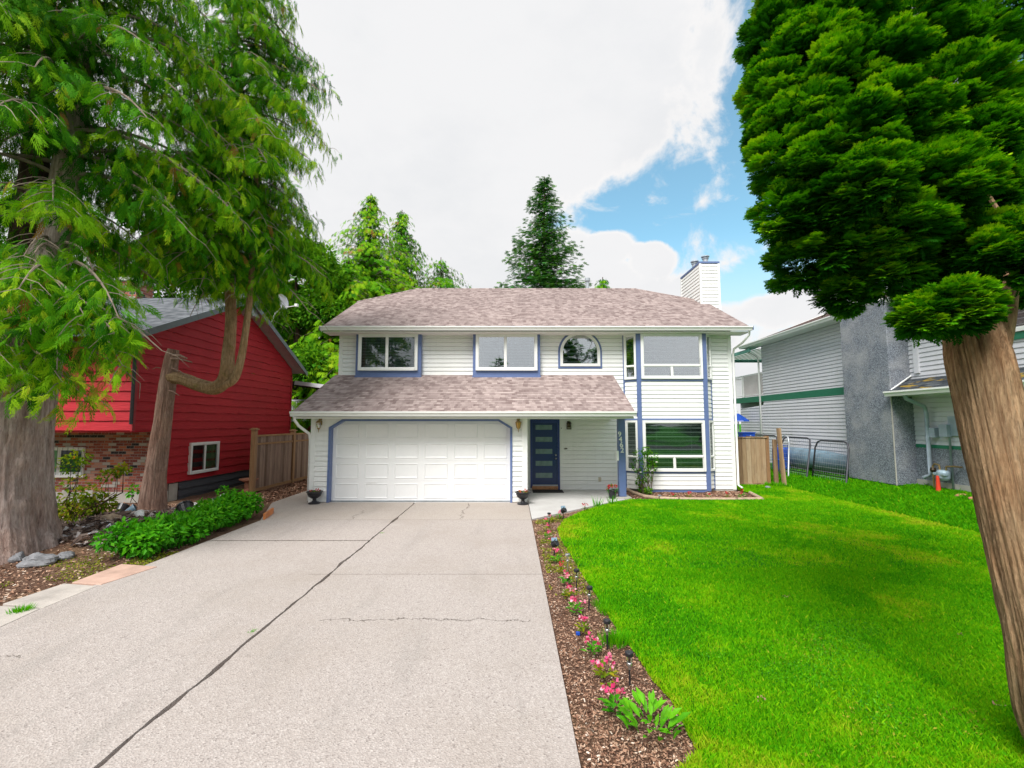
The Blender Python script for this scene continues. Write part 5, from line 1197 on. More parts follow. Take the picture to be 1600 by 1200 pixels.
# climbing rose by the bay
x0, y0 = G(1013, 774); cl_ = [(tuple(P3(px, py, YB - .28)), (rad, .12, rad)) for px, py, rad in ((1000, 712, .2), (996, 727, .19), (1004, 742, .17), (1020, 716, .17), (1018, 730, .16), (999, 752, .1), (1009, 704, .12), (1012, 748, .12), (1003, 764, .08))]
RT = shrub('climbing_rose', [((x0, y0 - .0, .12), .08)] + cl_, 75, (.06, .10), 'thin climbing rose bush against the blue corner of the bay window', 'decid', 'rose bush', 60, .62)
mb = MB()
for px, py in ((1008, 721), (1026, 722), (1001, 738), (1019, 735)):
    mb.lathe(P3(px, py, YB - .42), [(0, -.02), (.03, -.01), (.035, .015), (0, .02)], 8)
mb.build('blossom', simple('white_rose_petals', (.8, .78, .7)), RT, kind='stuff')
# big leaved plant, near bottom
T = empty('broadleaf_plant', (.86 + .03, 3.35, 0), 'clump of big upright bright green leaves nearest the camera in the flower bed', 'plant')
pos, dr, nm, sc, ti = [], [], [], [], []
bx, by = G(1016, 1142)
for i in range(56):
    a = r.uniform(0, 6.28); q = r.random() ** .6 * .19; zz_ = r.uniform(.0, .16)
    pos.append((bx + math.cos(a) * q * .9, by + math.sin(a) * q * .8 - .03, zz_)); dr.append((math.cos(a) * .7, math.sin(a) * .7, r.uniform(.3, 1.5))); nm.append((math.cos(a) * -.4 + r.normal(0, .2), math.sin(a) * -.4 - .4, 1)); sc.append(r.uniform(.07, .145)); ti.append(r.uniform(.6, 1.0))
LF2 = np.array([[(0, 0, 0), (.25, .13, .03), (.3, 0, 0), (.25, -.13, .03)], [(.25, .13, .03), (.6, .17, .02), (.6, 0, -.03), (.3, 0, 0)], [(.25, -.13, .03), (.3, 0, 0), (.6, 0, -.03), (.6, -.17, .02)], [(.6, .17, .02), (1, 0, -.18), (1, 0, -.18), (.6, 0, -.03)], [(.6, -.17, .02), (.6, 0, -.03), (1, 0, -.18), (1, 0, -.18)]], float)
scatter('foliage', [LF2], *map(np.array, (pos, dr, nm, sc, ti)), M['leaf'], T)

# flowers: leaves plus petal cluster
PET = np.array([[(0, 0, 0), (.6, .45, .15), (1, 0, .05), (.6, -.45, .15)]], float)
FG = 'flowering begonias planted in the beds'
def flower(px, py, label, pal='petal_pink', s=1.0, seed=0):
    x, y = G(px, py); T = empty('begonia', (x, y, 0), label, 'flower', FG); r = np.random.default_rng(seed + 100)
    n = 26; a = r.uniform(0, 6.28, n); rad = r.uniform(.0, .05, n) * s; pos = np.stack([x + np.cos(a) * rad, y + np.sin(a) * rad, r.uniform(.0, .07, n) * s - .01], 1)
    d = np.stack([np.cos(a), np.sin(a), r.uniform(.1, .8, n)], 1); scatter('leaves', [LEAF], pos, d, np.tile([0, 0, 1.], (n, 1)), r.uniform(.045, .07, n) * s, r.uniform(.3, .9, n), M['leaf_yel' if seed % 2 else 'leaf'], T)
    n = 30; nc = 5; cc = np.stack([x + r.normal(0, .028, nc) * s, y + r.normal(0, .028, nc) * s, r.uniform(.085, .14, nc) * s], 1); k = r.integers(0, nc, n)
    v = unit(r.normal(0, 1, (n, 3)) + np.array([0, -.3, .5])); nn, sz, tn = unit(r.normal(0, 1, (n, 3))), r.uniform(.020, .032, n) * s, r.random(n)
    for j in range(nc):
        w_ = k == j
        if w_.sum() > 1: scatter('blossom', [PET], cc[k][w_] + v[w_] * .004, v[w_], nn[w_], sz[w_], tn[w_], M[pal], T)
    return T
FL = [(962, 1112, 'nearest pink begonia beside the big-leaved plant', 1.25, 0), (945, 1062, 'pink begonia left of the nearest solar light', 1.2, 0), (926, 1021, 'third pink begonia from the camera', 1.1, 0), (911, 987, 'small pink begonia with a blue scrap at its foot', .95, 0), (900, 957, 'pink begonia level with the third solar light', 1.15, 0), (889, 932, 'pink begonia just past the weedy patch', 1.0, 0), (883, 912, 'pale pink begonia left of the black capped solar light', 1.0, 0), (877, 894, 'red begonia beside the silver solar light', .85, 1), (869, 877, 'pink begonia just in front of the black spotlight', 1.15, 0), (863, 852, 'pink begonia directly behind the black spotlight', 1.0, 0), (857, 840, 'pink begonia near the driveway edge, second behind the spotlight', .95, 0), (855, 828, 'small pink begonia third behind the spotlight', .9, 0), (853, 818, 'small begonia nearest the corner of the porch slab', .85, 0), (861, 814, 'pink begonia at the top corner of the bed', 1.0, 0), (874, 809, 'pink begonia just left of the far spotlight', .95, 0), (914, 799, 'red begonia in the narrow strip beside the porch slab', 1.1, 1),
      (1051, 779, 'red begonia left end of the bed under the bay', 1.1, 1), (1077, 778, 'red begonia second from left under the bay', 1.1, 1), (1107, 777, 'pale red begonia in the middle of the bed under the bay', .8, 1), (1136, 777, 'red begonia second from right in the bed under the bay', .9, 1), (1160, 778, 'largest red begonia at the right end of the bed under the bay', 1.5, 1)]
for i, (px, py, lb, s_, red) in enumerate(FL): flower(px, py, lb, 'petal_red' if red else 'petal_pink', s_ * 1.12, i)

# ================================================================ GRASS, WEEDS, MULCH, DEBRIS
def inpoly(P, poly):
    x, y = P[:, 0], P[:, 1]; c = np.zeros(len(P), bool); j = len(poly) - 1
    for i in range(len(poly)):
        (xi, yi), (xj, yj) = poly[i], poly[j]; c ^= ((yi > y) != (yj > y)) & (x < (xj - xi) * (y - yi) / (yj - yi + 1e-12) + xi); j = i
    return c
def smooth_noise(x, y, s, seed=0):            # cheap value noise
    r_ = np.random.default_rng(seed); T_ = r_.random((64, 64)); u, v = x * s + 1000, y * s + 1000; i, j = np.floor(u).astype(int), np.floor(v).astype(int); f, g_ = u - i, v - j
    f, g_ = f * f * (3 - 2 * f), g_ * g_ * (3 - 2 * g_); a = T_[i % 64, j % 64]; b_ = T_[(i + 1) % 64, j % 64]; c_ = T_[i % 64, (j + 1) % 64]; d_ = T_[(i + 1) % 64, (j + 1) % 64]
    return (a * (1 - f) + b_ * f) * (1 - g_) + (c_ * (1 - f) + d_ * f) * g_
def blades(N, ysamp, hscale, seed):
    r = np.random.default_rng(seed); y = ysamp(r, N); xl = np.interp(y, ys_, xs_) - .03; xr = np.minimum(11.4, y * 1.25 + 3.2); x = xl + (xr - xl) * r.random(N)
    z = np.array([hgt(a, b_) for a, b_ in zip(x, y)]) if True else 0
    rise = x > 9.1
    pt = smooth_noise(x, y, .9, 1) * .5 + smooth_noise(x, y, 2.6, 2) * .3 + smooth_noise(x, y, 7, 3) * .2
    fade = np.clip((x - xl) / .5, 0, 1)
    yel = np.clip((pt - .55) * 1.5, 0, .32) + .16 * (1 - fade) * (smooth_noise(x, y, 3, 5) > .3) + .22 * np.exp(-((x - 8.9) / .5) ** 2) * (y > 6) + .16 * np.clip((4.6 - y) / 1.6, 0, 1) * (smooth_noise(x, y, 2, 9) > .45)
    tint = np.where(rise, .45 + r.normal(0, .12, N), .57 + yel + r.normal(0, .13, N) - .12 * (smooth_noise(x, y, 1.7, 7) > .68))
    dry = r.random(N) < .015; tint = np.where(dry, 1.0, tint)
    h = r.uniform(.022, .042, N) * hscale * (1 + 1.0 * rise) * np.where(r.random(N) < .02, 1.6, 1); wd = np.clip(.0012 * y, .003, .02) * r.uniform(.7, 1.3, N)
    a = r.uniform(0, 6.28, N); ln = r.uniform(.1, .9, N); b = r.uniform(0, 6.28, N)
    P = np.stack([x, y, z - .004], 1); sd = np.stack([np.cos(a), np.sin(a), 0 * a], 1) * wd[:, None]; tp = np.stack([np.cos(b) * ln * h, np.sin(b) * ln * h, h], 1); md = tp * np.array([.35, .35, .6])
    V = np.stack([P - sd, P + sd, P + md + sd * .6, P + tp], 1); V2 = V.copy(); V2[:, 2] = P + tp; V2[:, 3] = P + md - sd * .6
    Q = np.stack([P - sd, P + sd, P + tp, P + md - sd * .5], 1)
    return Q, tint
b1 = blades(440000, lambda r, N: 2.7 + 4.3 * r.random(N) ** 1.25, 1.0, 1); b2 = blades(230000, lambda r, N: 6.5 + 7.5 * r.random(N), 1.15, 2); b3 = blades(40000, lambda r, N: 13.4 + 5 * r.random(N), 1.4, 3)
mesh_np('grass', np.concatenate([b1[0], b2[0], b3[0]]), 4, M['blade'], None, np.concatenate([b1[1], b2[1], b3[1]]), kind='stuff', label='short bright green lawn grass with yellow patches', cat='grass')
def chips(name, N, poly, size, mat, seed, hf, label, cat, yexp=1.0, flat=.5, lift=.012, tshift=0):
    r = np.random.default_rng(seed); xs = [p[0] for p in poly]; ys = [p[1] for p in poly]; P = np.stack([r.uniform(min(xs), max(xs), N * 3), min(ys) + (max(ys) - min(ys)) * r.random(N * 3) ** yexp], 1); P = P[inpoly(P, poly)][:N]; N = len(P)
    z = np.array([hf(a, b_) for a, b_ in P]) + r.random(N) * lift; pos = np.concatenate([P, z[:, None]], 1)
    T = []
    for k in range(5):
        q = np.random.default_rng(k); T.append(np.array([[(-.5, -.18 * q.uniform(.6, 1.4), 0), (.45, -.22 * q.uniform(.5, 1.4), .1), (.55, .16, .0), (-.4, .2 * q.uniform(.5, 1.5), -.05)]]))
    d = np.stack([*(r.normal(0, 1, (2, N))), r.normal(0, .3, N)], 1); nm = np.array([0, 0, 1.]) + r.normal(0, flat, (N, 3))
    return scatter(name, T, pos, d, nm, r.uniform(*size, N) * r.uniform(.6, 1.3, N), np.clip(r.normal(.45 + tshift, .25, N), 0, 1), M[mat], kind='stuff', label=label, cat=cat)
bedpoly = [(.445, 2.7), (.445, 10.44), (2.6, 12.6), (3.2, 13.1)] + [(x, y) for y, x in [(p[0], p[1]) for p in LE if 2.7 < p[0] < 13.1][::-1]] + [(1.1, 2.7)]
bz = lambda x, y: -.035 + .022 * noise.noise(Vector((x * 3, y * 3, 0))) + .012 * noise.noise(Vector((x * 9, y * 9, 0)))
chips('bark_mulch', 42000, bedpoly, (.008, .026), 'chips', 3, bz, 'brown bark mulch and soil crumbs in the flower bed', 'mulch', 1.6, .6, .02)
chips('bark_mulch', 4500, [(3.2, 13.2), (7.1, 13.3), (7.2, 14.9), (3.2, 14.9)], (.03, .06), 'chips', 4, bz, 'brown mulch in the narrow bed under the bay window', 'mulch')
chips('bark_mulch', 5000, [(-8.0, 13.2), (-6.4, 12.6), (-6.62, 18), (-7.9, 18)], (.04, .09), 'chips', 6, hsoil, 'dark bark mulch between the side fence and the house', 'mulch', tshift=-.2)
chips('soil_debris', 26000, [(-12, 3.4), (-5.6, 3.4), (-5.6, 8), (-6.3, 11), (-6.5, 12.4), (-9.3, 12.7), (-13, 12.7)], (.015, .06), 'chips', 7, hsoil, 'dry leaf litter and crumbs over the bare soil', 'leaf litter', tshift=.12)
chips('yard_debris', 3600, [(-9.2, 8.3), (-7.0, 7.9), (-6.6, 8.6), (-6.7, 11.2), (-7.4, 12.2), (-9.1, 11.4)], (.05, .15), 'debris', 8, hsoil, 'heap of broken bark, scraps and pale rubble between the two cedars', 'debris', 1, .6, .07)
def weeds(name, N, poly, seed, label, zf, size=(.02, .04), mat='moss', thr=.5, sc=3):
    r = np.random.default_rng(seed); xs = [p[0] for p in poly]; ys = [p[1] for p in poly]; P = np.stack([r.uniform(min(xs), max(xs), N * 4), r.uniform(min(ys), max(ys), N * 4)], 1); P = P[inpoly(P, poly)]; P = P[smooth_noise(P[:, 0], P[:, 1], sc, seed) > thr][:N]; N = len(P)
    pos = np.array([(a, b_, zf(a, b_) + .008) for a, b_ in P]); a = r.uniform(0, 6.28, N)
    scatter(name, [LEAF], pos, np.stack([np.cos(a), np.sin(a), r.uniform(.2, 1.2, N)], 1), np.tile([0, 0, 1.], (N, 1)) + r.normal(0, .3, (N, 3)), r.uniform(*size, N), r.random(N), M[mat], kind='stuff', label=label, cat='weeds')
weeds('low_weeds', 3800, [p for p in bedpoly if p[1] > 5.9] + [(1.7, 6.2), (.45, 6.2)] if False else [(.5, 6.0), (.5, 10.4), (1.2, 10.9), (1.1, 9.0), (1.2, 7.8), (1.3, 6.9), (1.2, 6.0)], 4, 'sprinkling of tiny yellow-green weeds in the flower bed', bz, (.02, .045), thr=.42)
weeds('moss_patch', 2600, [(-6.9, 4.2), (-6.0, 5.2), (-5.9, 7.5), (-5.7, 8.0), (-6.4, 8.0), (-8.5, 6.3)], 6, 'yellow moss and short grass beside the paving slabs', hsoil, (.02, .04), thr=.5, sc=1.6)
weeds('moss_patch', 500, [(-5.95, 7.2), (-5.56, 7.2), (-5.56, 7.9), (-6.1, 7.9)], 9, 'small mossy patch between the last paver and the shrubs', hsoil, (.025, .05), thr=.1)
def tuft(name, pts, label, n=60, h=(.05, .1), mat='blade', w=.004, seed=0, cat='grass tuft', spread=.08, zf=None):
    r = np.random.default_rng(seed); Q, t = [], []
    for (x, y) in pts:
        for _ in range(n):
            a = r.uniform(0, 6.28); q = r.random() * spread; p = np.array([x + math.cos(a) * q, y + math.sin(a) * q, (zf(x, y) if zf else 0) - .01]); hh = r.uniform(*h); b_ = r.uniform(0, 6.28); s = np.array([math.cos(b_), math.sin(b_), 0]) * w
            tp = np.array([math.cos(a) * hh * r.uniform(.2, .7), math.sin(a) * hh * r.uniform(.2, .7), hh]); Q.append([p - s, p + s, p + tp * .6 + s * .6, p + tp]); t.append(r.uniform(.3, .75))
    return mesh_np(name, np.array(Q), 4, M[mat], None, np.array(t), label=label, cat=cat)
lawnz = lambda x, y: hgt(x, y) + .012
weeds('clover', 5200, [(1.5, 3.0), (2.6, 3.0), (5.0, 5.2), (4.4, 6.4), (3.0, 5.6), (1.6, 4.3)], 14, 'patches of small clover leaves in the near lawn', lawnz, (.012, .024), 'leaf', .58, 2.2)
weeds('thatch', 900, [(1.4, 2.9), (3.2, 3.2), (4.6, 5.4), (2.2, 4.6)], 15, 'dry yellow thatch flecks in the near lawn', lawnz, (.012, .03), 'moss', .66, 2.0)
for i, (px, py, lb) in enumerate(((1228, 935, 'small brown scuffed spot in the middle of the lawn'), (1500, 994, 'fallen tan leaf on the lawn near the clipped cedar'), (1190, 1096, 'dark bare spot in the near lawn'), (1562, 1104, 'pale tuft of dry grass at the foot of the clipped cedar'))):
    x, y = G(px, py); rr_ = np.random.default_rng(70 + i); n = 12; pos = np.stack([x + rr_.normal(0, .03, n), y + rr_.normal(0, .018, n), np.full(n, .022)], 1)
    scatter('fallen_leaf', [LEAF], pos, rr_.normal(0, 1, (n, 3)), np.tile([0, 0, 1.], (n, 1)), rr_.uniform(.012, .03, n), rr_.uniform(.25, .65, n), M['chips'], label=lb, cat='fallen leaves')
tuft('grass_tuft', [G(28, 957), G(38, 954)], 'green grass tuft between the left paving slab and the driveway', 130, (.04, .09), seed=2)
tuft('grass_tuft', [G(958, 1003), G(968, 1000)], 'longer grass tuft beside the second solar light', 240, (.06, .11), seed=3, spread=.13)
tuft('grass_tuft', [G(940, 945), G(950, 955)], 'grass tuft on the lawn edge near the third solar light', 200, (.05, .09), seed=4, spread=.12)
tuft('spiky_plant', [G(934, 791)], 'spiky green bulb leaves beside the porch slab', 26, (.16, .32), w=.010, seed=5, cat='plant', spread=.1)
tuft('spiky_plant', [G(956, 788)], 'grey-green spiky leaves next to the porch post', 24, (.15, .30), w=.012, seed=6, cat='plant', spread=.08)
tuft('spiky_plant', [G(976, 777)], 'thin leaves at the foot of the climbing rose', 5, (.10, .2), w=.008, seed=7, cat='plant', spread=.05)
tuft('grass_tuft', [G(393, 988), G(397, 985)], 'little green weed growing in the driveway joint', 34, (.015, .03), seed=8, spread=.035, w=.003)
tuft('grass_tuft', [G(597, 833)], 'tiny weed in the driveway joint close to the garage', 26, (.02, .035), seed=9, spread=.05)
tuft('grass_tuft', [(8.72, 15.8), (8.95, 15.6)], 'leafy tuft at the foot of the leaning fence post', 120, (.10, .2), w=.012, seed=10, spread=.16)
# ================================================================ THINGS
FV = Fr((0, 0, 0), (1, 0, 0), (0, 1, 0), (0, 0, 1))
# paving slabs on the left verge
def paver(poly, mat, label, z=.004):
    pts = [G(*p) for p in poly]; mb = MB(); mb.prism(FV, pts, -.06, z); return tag(mb.build('paving_slab', M[mat], bevel=.008), label, 'paving slab', 'paving slabs beside the driveway')
paver([(112, 911), (158, 914), (246, 886), (190, 882)], 'paver_pink', 'salmon coloured paving slab nearest the shrubs', .010)
paver([(4, 944), (68, 950), (152, 916), (100, 912)], 'paver', 'middle grey paving slab beside the driveway', .006)
paver([(-74, 976), (-12, 986), (62, 952), (-4, 947)], 'paver', 'nearest grey paving slab at the left edge', .008)
paver([(-165, 1018), (-100, 1030), (-18, 989), (-82, 979)], 'paver', 'paving slab running out of the picture at lower left', .005)
# stones
def rock(px, py, s, label, seed, mat='stone', flat=.6, name='stone', cat='stone', grp=None, stretch=1.0):
    x, y = G(px, py); mb = MB(); n1, n2 = 14, 20
    z0 = hsoil(x, y) if x < -5.5 else 0
    for i in range(n1 + 1):
        for k in range(n2):
            th, ph = math.pi * i / n1, 2 * math.pi * k / n2; d = Vector((math.sin(th) * math.cos(ph), math.sin(th) * math.sin(ph), math.cos(th)))
            q = s * (1 + .38 * noise.noise(d * 1.2 + Vector((seed, 0, 0))) + .14 * noise.noise(d * 3.5 + Vector((seed, 3, 0))) + .05 * noise.noise(d * 9)); mb.v.append((x + d.x * q * stretch, y + d.y * q * .8, z0 + d.z * q * flat + s * flat * .4))
    for i in range(n1):
        for k in range(n2):
            k2 = (k + 1) % n2; mb.f.append((i * n2 + k, (i + 1) * n2 + k, (i + 1) * n2 + k2, i * n2 + k2)); mb.uv += [(0, 0)] * 4
    return tag(mb.build(name, M[mat], smooth=False), label, cat, grp)
SG = 'stones on the bare soil'
rock(58, 880, .20, 'large flat grey stone at the foot of the big cedar', 1, grp=SG, flat=.6, stretch=1.25)
rock(101, 872, .13, 'small dark grey stone right of the large flat one', 2, grp=SG)
rock(20, 876, .15, 'rounded stone tucked against the big cedar trunk', 3, grp=SG)
rock(186, 848, .12, 'pale brown stone in the debris just left of the shrubs', 4, 'log', grp=SG, stretch=1.4)
rock(170, 830, .14, 'brown boulder in the middle of the debris heap', 5, 'log', grp=SG, stretch=1.3)
rock(1200, 763, .09, 'small pale stone at the foot of the fence panel', 6, grp='stones by the right fence')
rock(1485, 779, .14, 'reddish stone by the gas meter', 7, 'terracotta', grp='stones by the gas meter') if False else None
for i, (x, y, s_, lb) in enumerate(((10.75, 11.2, .13, 'reddish rock by the pale foundation under the gas meter'), (10.7, 10.75, .16, 'bigger reddish rock right of the gas meter'), (10.72, 10.4, .10, 'small rock closest to the clipped cedar trunk'))):
    mb = MB(); z = hgt(x, y)
    o_ = rock(800, 1000, s_, lb, 20 + i, 'terracotta', .5, grp='rocks under the gas meter'); gx_, gy_ = G(800, 1000)
    o_.location = (x - gx_, y - gy_, z - .02)
# plastic bits in the debris
def crate(x, y, z, s, rot, mat, label, name='nursery_pot', cat='pot'):
    T = empty(name, (x, y, z), label, cat, 'discarded pots and scraps in the debris'); mb = MB(); q = Vector((math.sin(rot), .6, .7)).normalized().to_track_quat('Z', 'Y').to_matrix()
    mb.lathe((x, y, z), [(s * .62, -s * .8), (s * .9, s * .6), (s, s * .6), (s, s * .8), (s * .86, s * .8), (s * .55, -s * .7), (0, -s * .7)], 16, tilt=q); mb.build('pot_shell', mat, T, smooth=False); return T
for i, (px, py, s_, mt, lb) in enumerate(((190, 795, .13, 'black_plastic', 'black plastic pot lying near the pale foundation'), (205, 805, .12, 'tarp', 'blue-grey plastic pot left of the bent tree'), (148, 812, .10, 'black_plastic', 'dark pot lying on the debris heap'), (290, 806, .17, 'black_plastic', 'black plastic pot between the bent tree and the shrubs'), (218, 818, .09, 'white', 'white plastic tub just left of the bent tree'), (305, 795, .12, 'white', 'white plastic tub lying right of the bent tree'), (170, 833, .06, 'steel', 'small grey tin standing in the debris'), (103, 838, .07, 'white', 'white cup lying near the big cedar'), (335, 782, .10, 'black_plastic', 'black pot just behind the row of shrubs'), (350, 775, .10, 'white', 'pale tub behind the house end of the shrubs'))):
    x, y = G(px, py, .08); crate(x, y, hsoil(x, y) + s_ * .7, s_, i * 1.3, M[mt], lb)
x0, y0 = G(95, 828); mb = MB(); mb.tube([(x0, y0, .12), (x0 + .5, y0 + .12, .2), (x0 + .9, y0 + .1, .24), (x0 + 1.15, y0 + .3, .3)], [.035, .045, .035, .02], 8); mb.tube([(x0 + .6, y0 + .1, .2), (x0 + .8, y0 - .1, .3)], [.025, .01], 6)
tag(mb.build('dead_branch', M['twig'], smooth=True), 'grey fallen branch lying across the debris heap', 'branch')
x0, y0 = G(411, 812); mb = MB(); f2 = Fr((x0 + .02, y0, 0), (-.25, 1, 0), (0, 0, 1), (1, .25, 0)); mb.fbox(f2, 0, .75, -.02, .13, -.02, .02); tag(mb.build('wooden_plank', M['orange_wood']), 'short orange-stained plank stuck in the edge by the shrubs', 'plank')
# terracotta bird bath
bx, by = G(388, 768); T = empty('bird_bath', (bx, by, 0), 'terracotta pedestal bowl in front of the fence post', 'bird bath')
mb = MB(); mb.lathe((bx, by, 0), [(.17, 0), (.17, .05), (.11, .1), (.12, .25), (.09, .28)], 20); mb.build('pedestal', M['terracotta'], T, smooth=False)
mb = MB(); mb.lathe((bx, by, .28), [(.09, 0), (.22, .06), (.27, .09), (.27, .12), (.24, .12), (.1, .05), (0, .05)], 24); mb.build('bowl', M['terracotta'], T)
# left fence
def fence_panel(par, p, q, z0, z1, mat='fence', plank=.14, cap=True, name='panel', rng_=random):
    p, q = Vector((*p, 0)), Vector((*q, 0)); ax = q - p; L = ax.length; n = Vector((ax.y, -ax.x, 0)); f = Fr(p, ax, (0, 0, 1), n); mb = MB(); k = int(L / plank)
    for i in range(k):
        a = L * i / k; dz_ = random.uniform(-.012, .012); dd = random.uniform(-.004, .004); mb.fbox(f, a + .003, a + L / k - .003, z0, z1 + (0 if cap else dz_), -.01 + dd, .01 + dd)
    o_ = mb.build(name, M[mat], par)
    if cap:
        mb = MB(); [(lambda q: (q.fbox(f, 0, L, a_, b2, c2, d2), q.build('rail', M['post_wood'], o_)))(MB()) for a_, b2, c2, d2 in ((z1 - .28, z1 - .22, .016, .04), (z1 - .02, z1 + .03, -.05, .05), (z0, z0 + .09, .016, .04))]
    return o_
LF = empty('side_fence', (-8.0, 14.6, 0), 'weathered board fence with capped posts between red and white houses', 'fence')
pA = G(393, 768); pts = [(-8.03, 14.45), (-7.98, 16.9), (-7.94, 19.3), (-7.9, 21.7)]
for a, b_ in zip(pts, pts[1:]): fence_panel(LF, (a[0], a[1] + .07), (b_[0], b_[1] - .07), .0, 1.72)
for i, (x, y) in enumerate(pts):
    mb = MB(); hh = 1.92 if i == 0 else 1.84; mb.box(x - .07, y - .07, -.1, x + .07, y + .07, hh); o_ = mb.build('post', M['post_wood'], LF, bevel=.006)
    mb = MB(); mb.box(x - .10, y - .10, hh, x + .10, y + .10, hh + .035); mb.box(x - .06, y - .06, hh + .035, x + .06, y + .06, hh + .06); mb.build('post_cap', M['post_wood'], o_)
# right fence
RF = empty('side_fence', (8.1, 16.1, 0), 'warm brown board fence panel right of the white house', 'fence')
ztp = atY(1180, 684, 16.1)[1]
fence_panel(RF, (7.28, 16.1), (8.78, 16.1), .04, ztp, 'fence_warm', .155, cap=False)
mb = MB(); mb.box(7.28, 16.06, ztp + .001, 8.85, 16.15, ztp + .03); mb.build('rail', M['fence_warm'], RF); mb = MB(); mb.box(7.28, 16.05, .0, 8.8, 16.08, .08); mb.build('rail', M['fence_warm'], RF)
mb = MB(); mb.box(8.80, 16.1, -.1, 8.92, 16.22, ztp + .06); mb.build('post', M['post_wood'], RF, bevel=.005)
fence_panel(RF, (8.96, 16.2), (9.12, 18.4), .04, ztp + .02, 'fence', .15, cap=False)
mb = MB(); mb.box(8.98, 15.92, -.1, 9.09, 16.03, ztp - .05); mb.build('post', M['fence_warm'], RF, bevel=.005)
pz = atY(1214, 669, 15.7)[1]; mb = MB(); f2 = Fr((9.13, 15.7, -.1), (1, 0, .06), (-.055, 0, 1), (0, -1, 0)); mb.fbox(f2, -.06, .05, 0, pz + .1, 0, .10)
tag(mb.build('fence_post', M['fence_warm'], bevel=.005), 'tall leaning wooden post in front of the right fence', 'post')
# recycling box on a table, things behind the fence
tz = atY(1165, 684, 18.2)[1] - .12; T = empty('garden_table', (9.1, 18.2, 0), 'white garden table behind the right fence', 'table')
mb = MB(); mb.box(8.6, 17.8, tz - .05, 9.75, 18.7, tz); mb.build('tabletop', M['white'], T, bevel=.01)
for x in (8.7, 9.65):
    for y in (17.9, 18.6): mb = MB(); mb.box(x - .03, y - .03, 0, x + .03, y + .03, tz - .05); mb.build('leg', M['white'], T)
T = empty('recycling_box', (9.1, 18.1, tz), 'blue recycling box standing above the right fence top', 'recycling box')
x0, x1 = atY(1160, 680, 18.0)[0], atY(1180, 680, 18.0)[0]; mb = MB(); f2 = Fr((0, 18.0, tz), (1, 0, 0), (0, 0, 1), (0, -1, 0)); mb.prism(f2, [(x0 + .03, 0), (x1 - .03, 0), (x1, .32), (x0, .32)], -.35, 0); mb.fbox(f2, x0 - .02, x1 + .02, .30, .34, -.37, .02); mb.build('box_shell', M['blue_plastic'], T)
mb = MB(); cxx = (x0 + x1) / 2 + .05
for k in range(3):
    a0 = k * 2.094 + .3; pts_ = [f2(cxx + .05 * math.cos(a0 + t * 1.5), .15 + .05 * math.sin(a0 + t * 1.5), .008) for t in (0, .33, .66, 1)]; mb.tube(pts_, .012, 5)
mb.build('recycling_mark', M['white'], T)
T = empty('wheeled_bin', (10.35, 17.9, hgt(10.35, 17.9)), 'blue plastic barrel among the metal frames by the grey house', 'barrel'); bz0 = hgt(10.35, 17.9)
mb = MB(); mb.lathe((10.35, 17.9, bz0), [(.26, 0), (.3, .1), (.3, .4), (.32, .44), (.3, .48), (.3, .85), (.25, .92), (0, .92)], 22); mb.build('barrel_shell', M['blue_plastic'], T)
mb = MB(); mb.tube([(10.05, 17.8, bz0 + .92), (10.1, 17.7, bz0 + 1.0), (10.5, 17.7, bz0 + 1.0), (10.6, 17.8, bz0 + .92)], .02, 6); mb.build('handle', M['blue_plastic'], T)
T.name = 'plastic_barrel'
# umbrella tip and white neighbour things beyond
T = empty('patio_umbrella', (9.9, 21.5, 0), 'folded blue and white patio umbrella behind the right fence', 'umbrella')
ux, uz = atY(1156, 640, 21.5); mb = MB(); mb.lathe((ux - .1, 21.5, uz - .55), [(.5, 0), (.48, .05), (.28, .2), (.05, .36), (0, .38)], 8); mb.build('canopy', M['blue_plastic'], T)
mb = MB(); mb.tube([(ux - .1, 21.5, 0), (ux - .1, 21.5, uz)], .03, 8); mb.build('pole', M['white'], T)
# wire frames along the grey house wall
FGp = 'metal tube frames with wire mesh leaning by the grey house'
def wire_frame(x, y0, y1, z1, lean, label, mesh=True, col='steel_dark'):
    zb = hgt(x, (y0 + y1) / 2); T = empty('metal_frame', (x, y0, zb), label, 'metal frame', FGp); mb = MB(); L = lean
    pts_ = [(x, y0, zb - .05), (x + L * .8, y0 + .02, z1 - .25), (x + L, y0 + .10, z1 - .05), (x + L, y0 + .25, z1), (x + L, y1 - .25, z1), (x + L, y1 - .08, z1 - .06), (x + L * .8, y1, z1 - .25), (x, y1, zb - .05)]
    mb.tube(pts_, .028, 8); mb.tube([(x + L * .15, y0, zb + .2), (x + L * .15, y1, zb + .2)], .016, 6); mb.build('tube_frame', M[col], T, smooth=True)
    if mesh:
        mb = MB(); n = int((y1 - y0) / .1)
        for i in range(1, n): y = y0 + (y1 - y0) * i / n; mb.tube([(x, y, zb), (x + L, y, z1)], .004, 3)
        for i in range(1, 9): s = i / 9; mb.tube([(x + L * s, y0, zb + (z1 - zb) * s), (x + L * s, y1, zb + (z1 - zb) * s)], .004, 3)
        mb.build('wire_mesh', M['galv'], T)
    return T
wire_frame(10.25, 14.35, 15.95, 1.54, .2, 'nearest curved metal frame with square wire mesh against the chimney wall')
wire_frame(10.15, 16.1, 17.8, 1.60, .25, 'middle curved metal frame left of the nearest mesh one')
wire_frame(10.0, 16.9, 16.95 + .5, 1.66, .12, 'narrow arched metal frame standing in front of the middle one', False, 'galv')
wire_frame(10.3, 18.3, 21.5, 1.62, .2, 'farthest long metal frame behind the right fence')
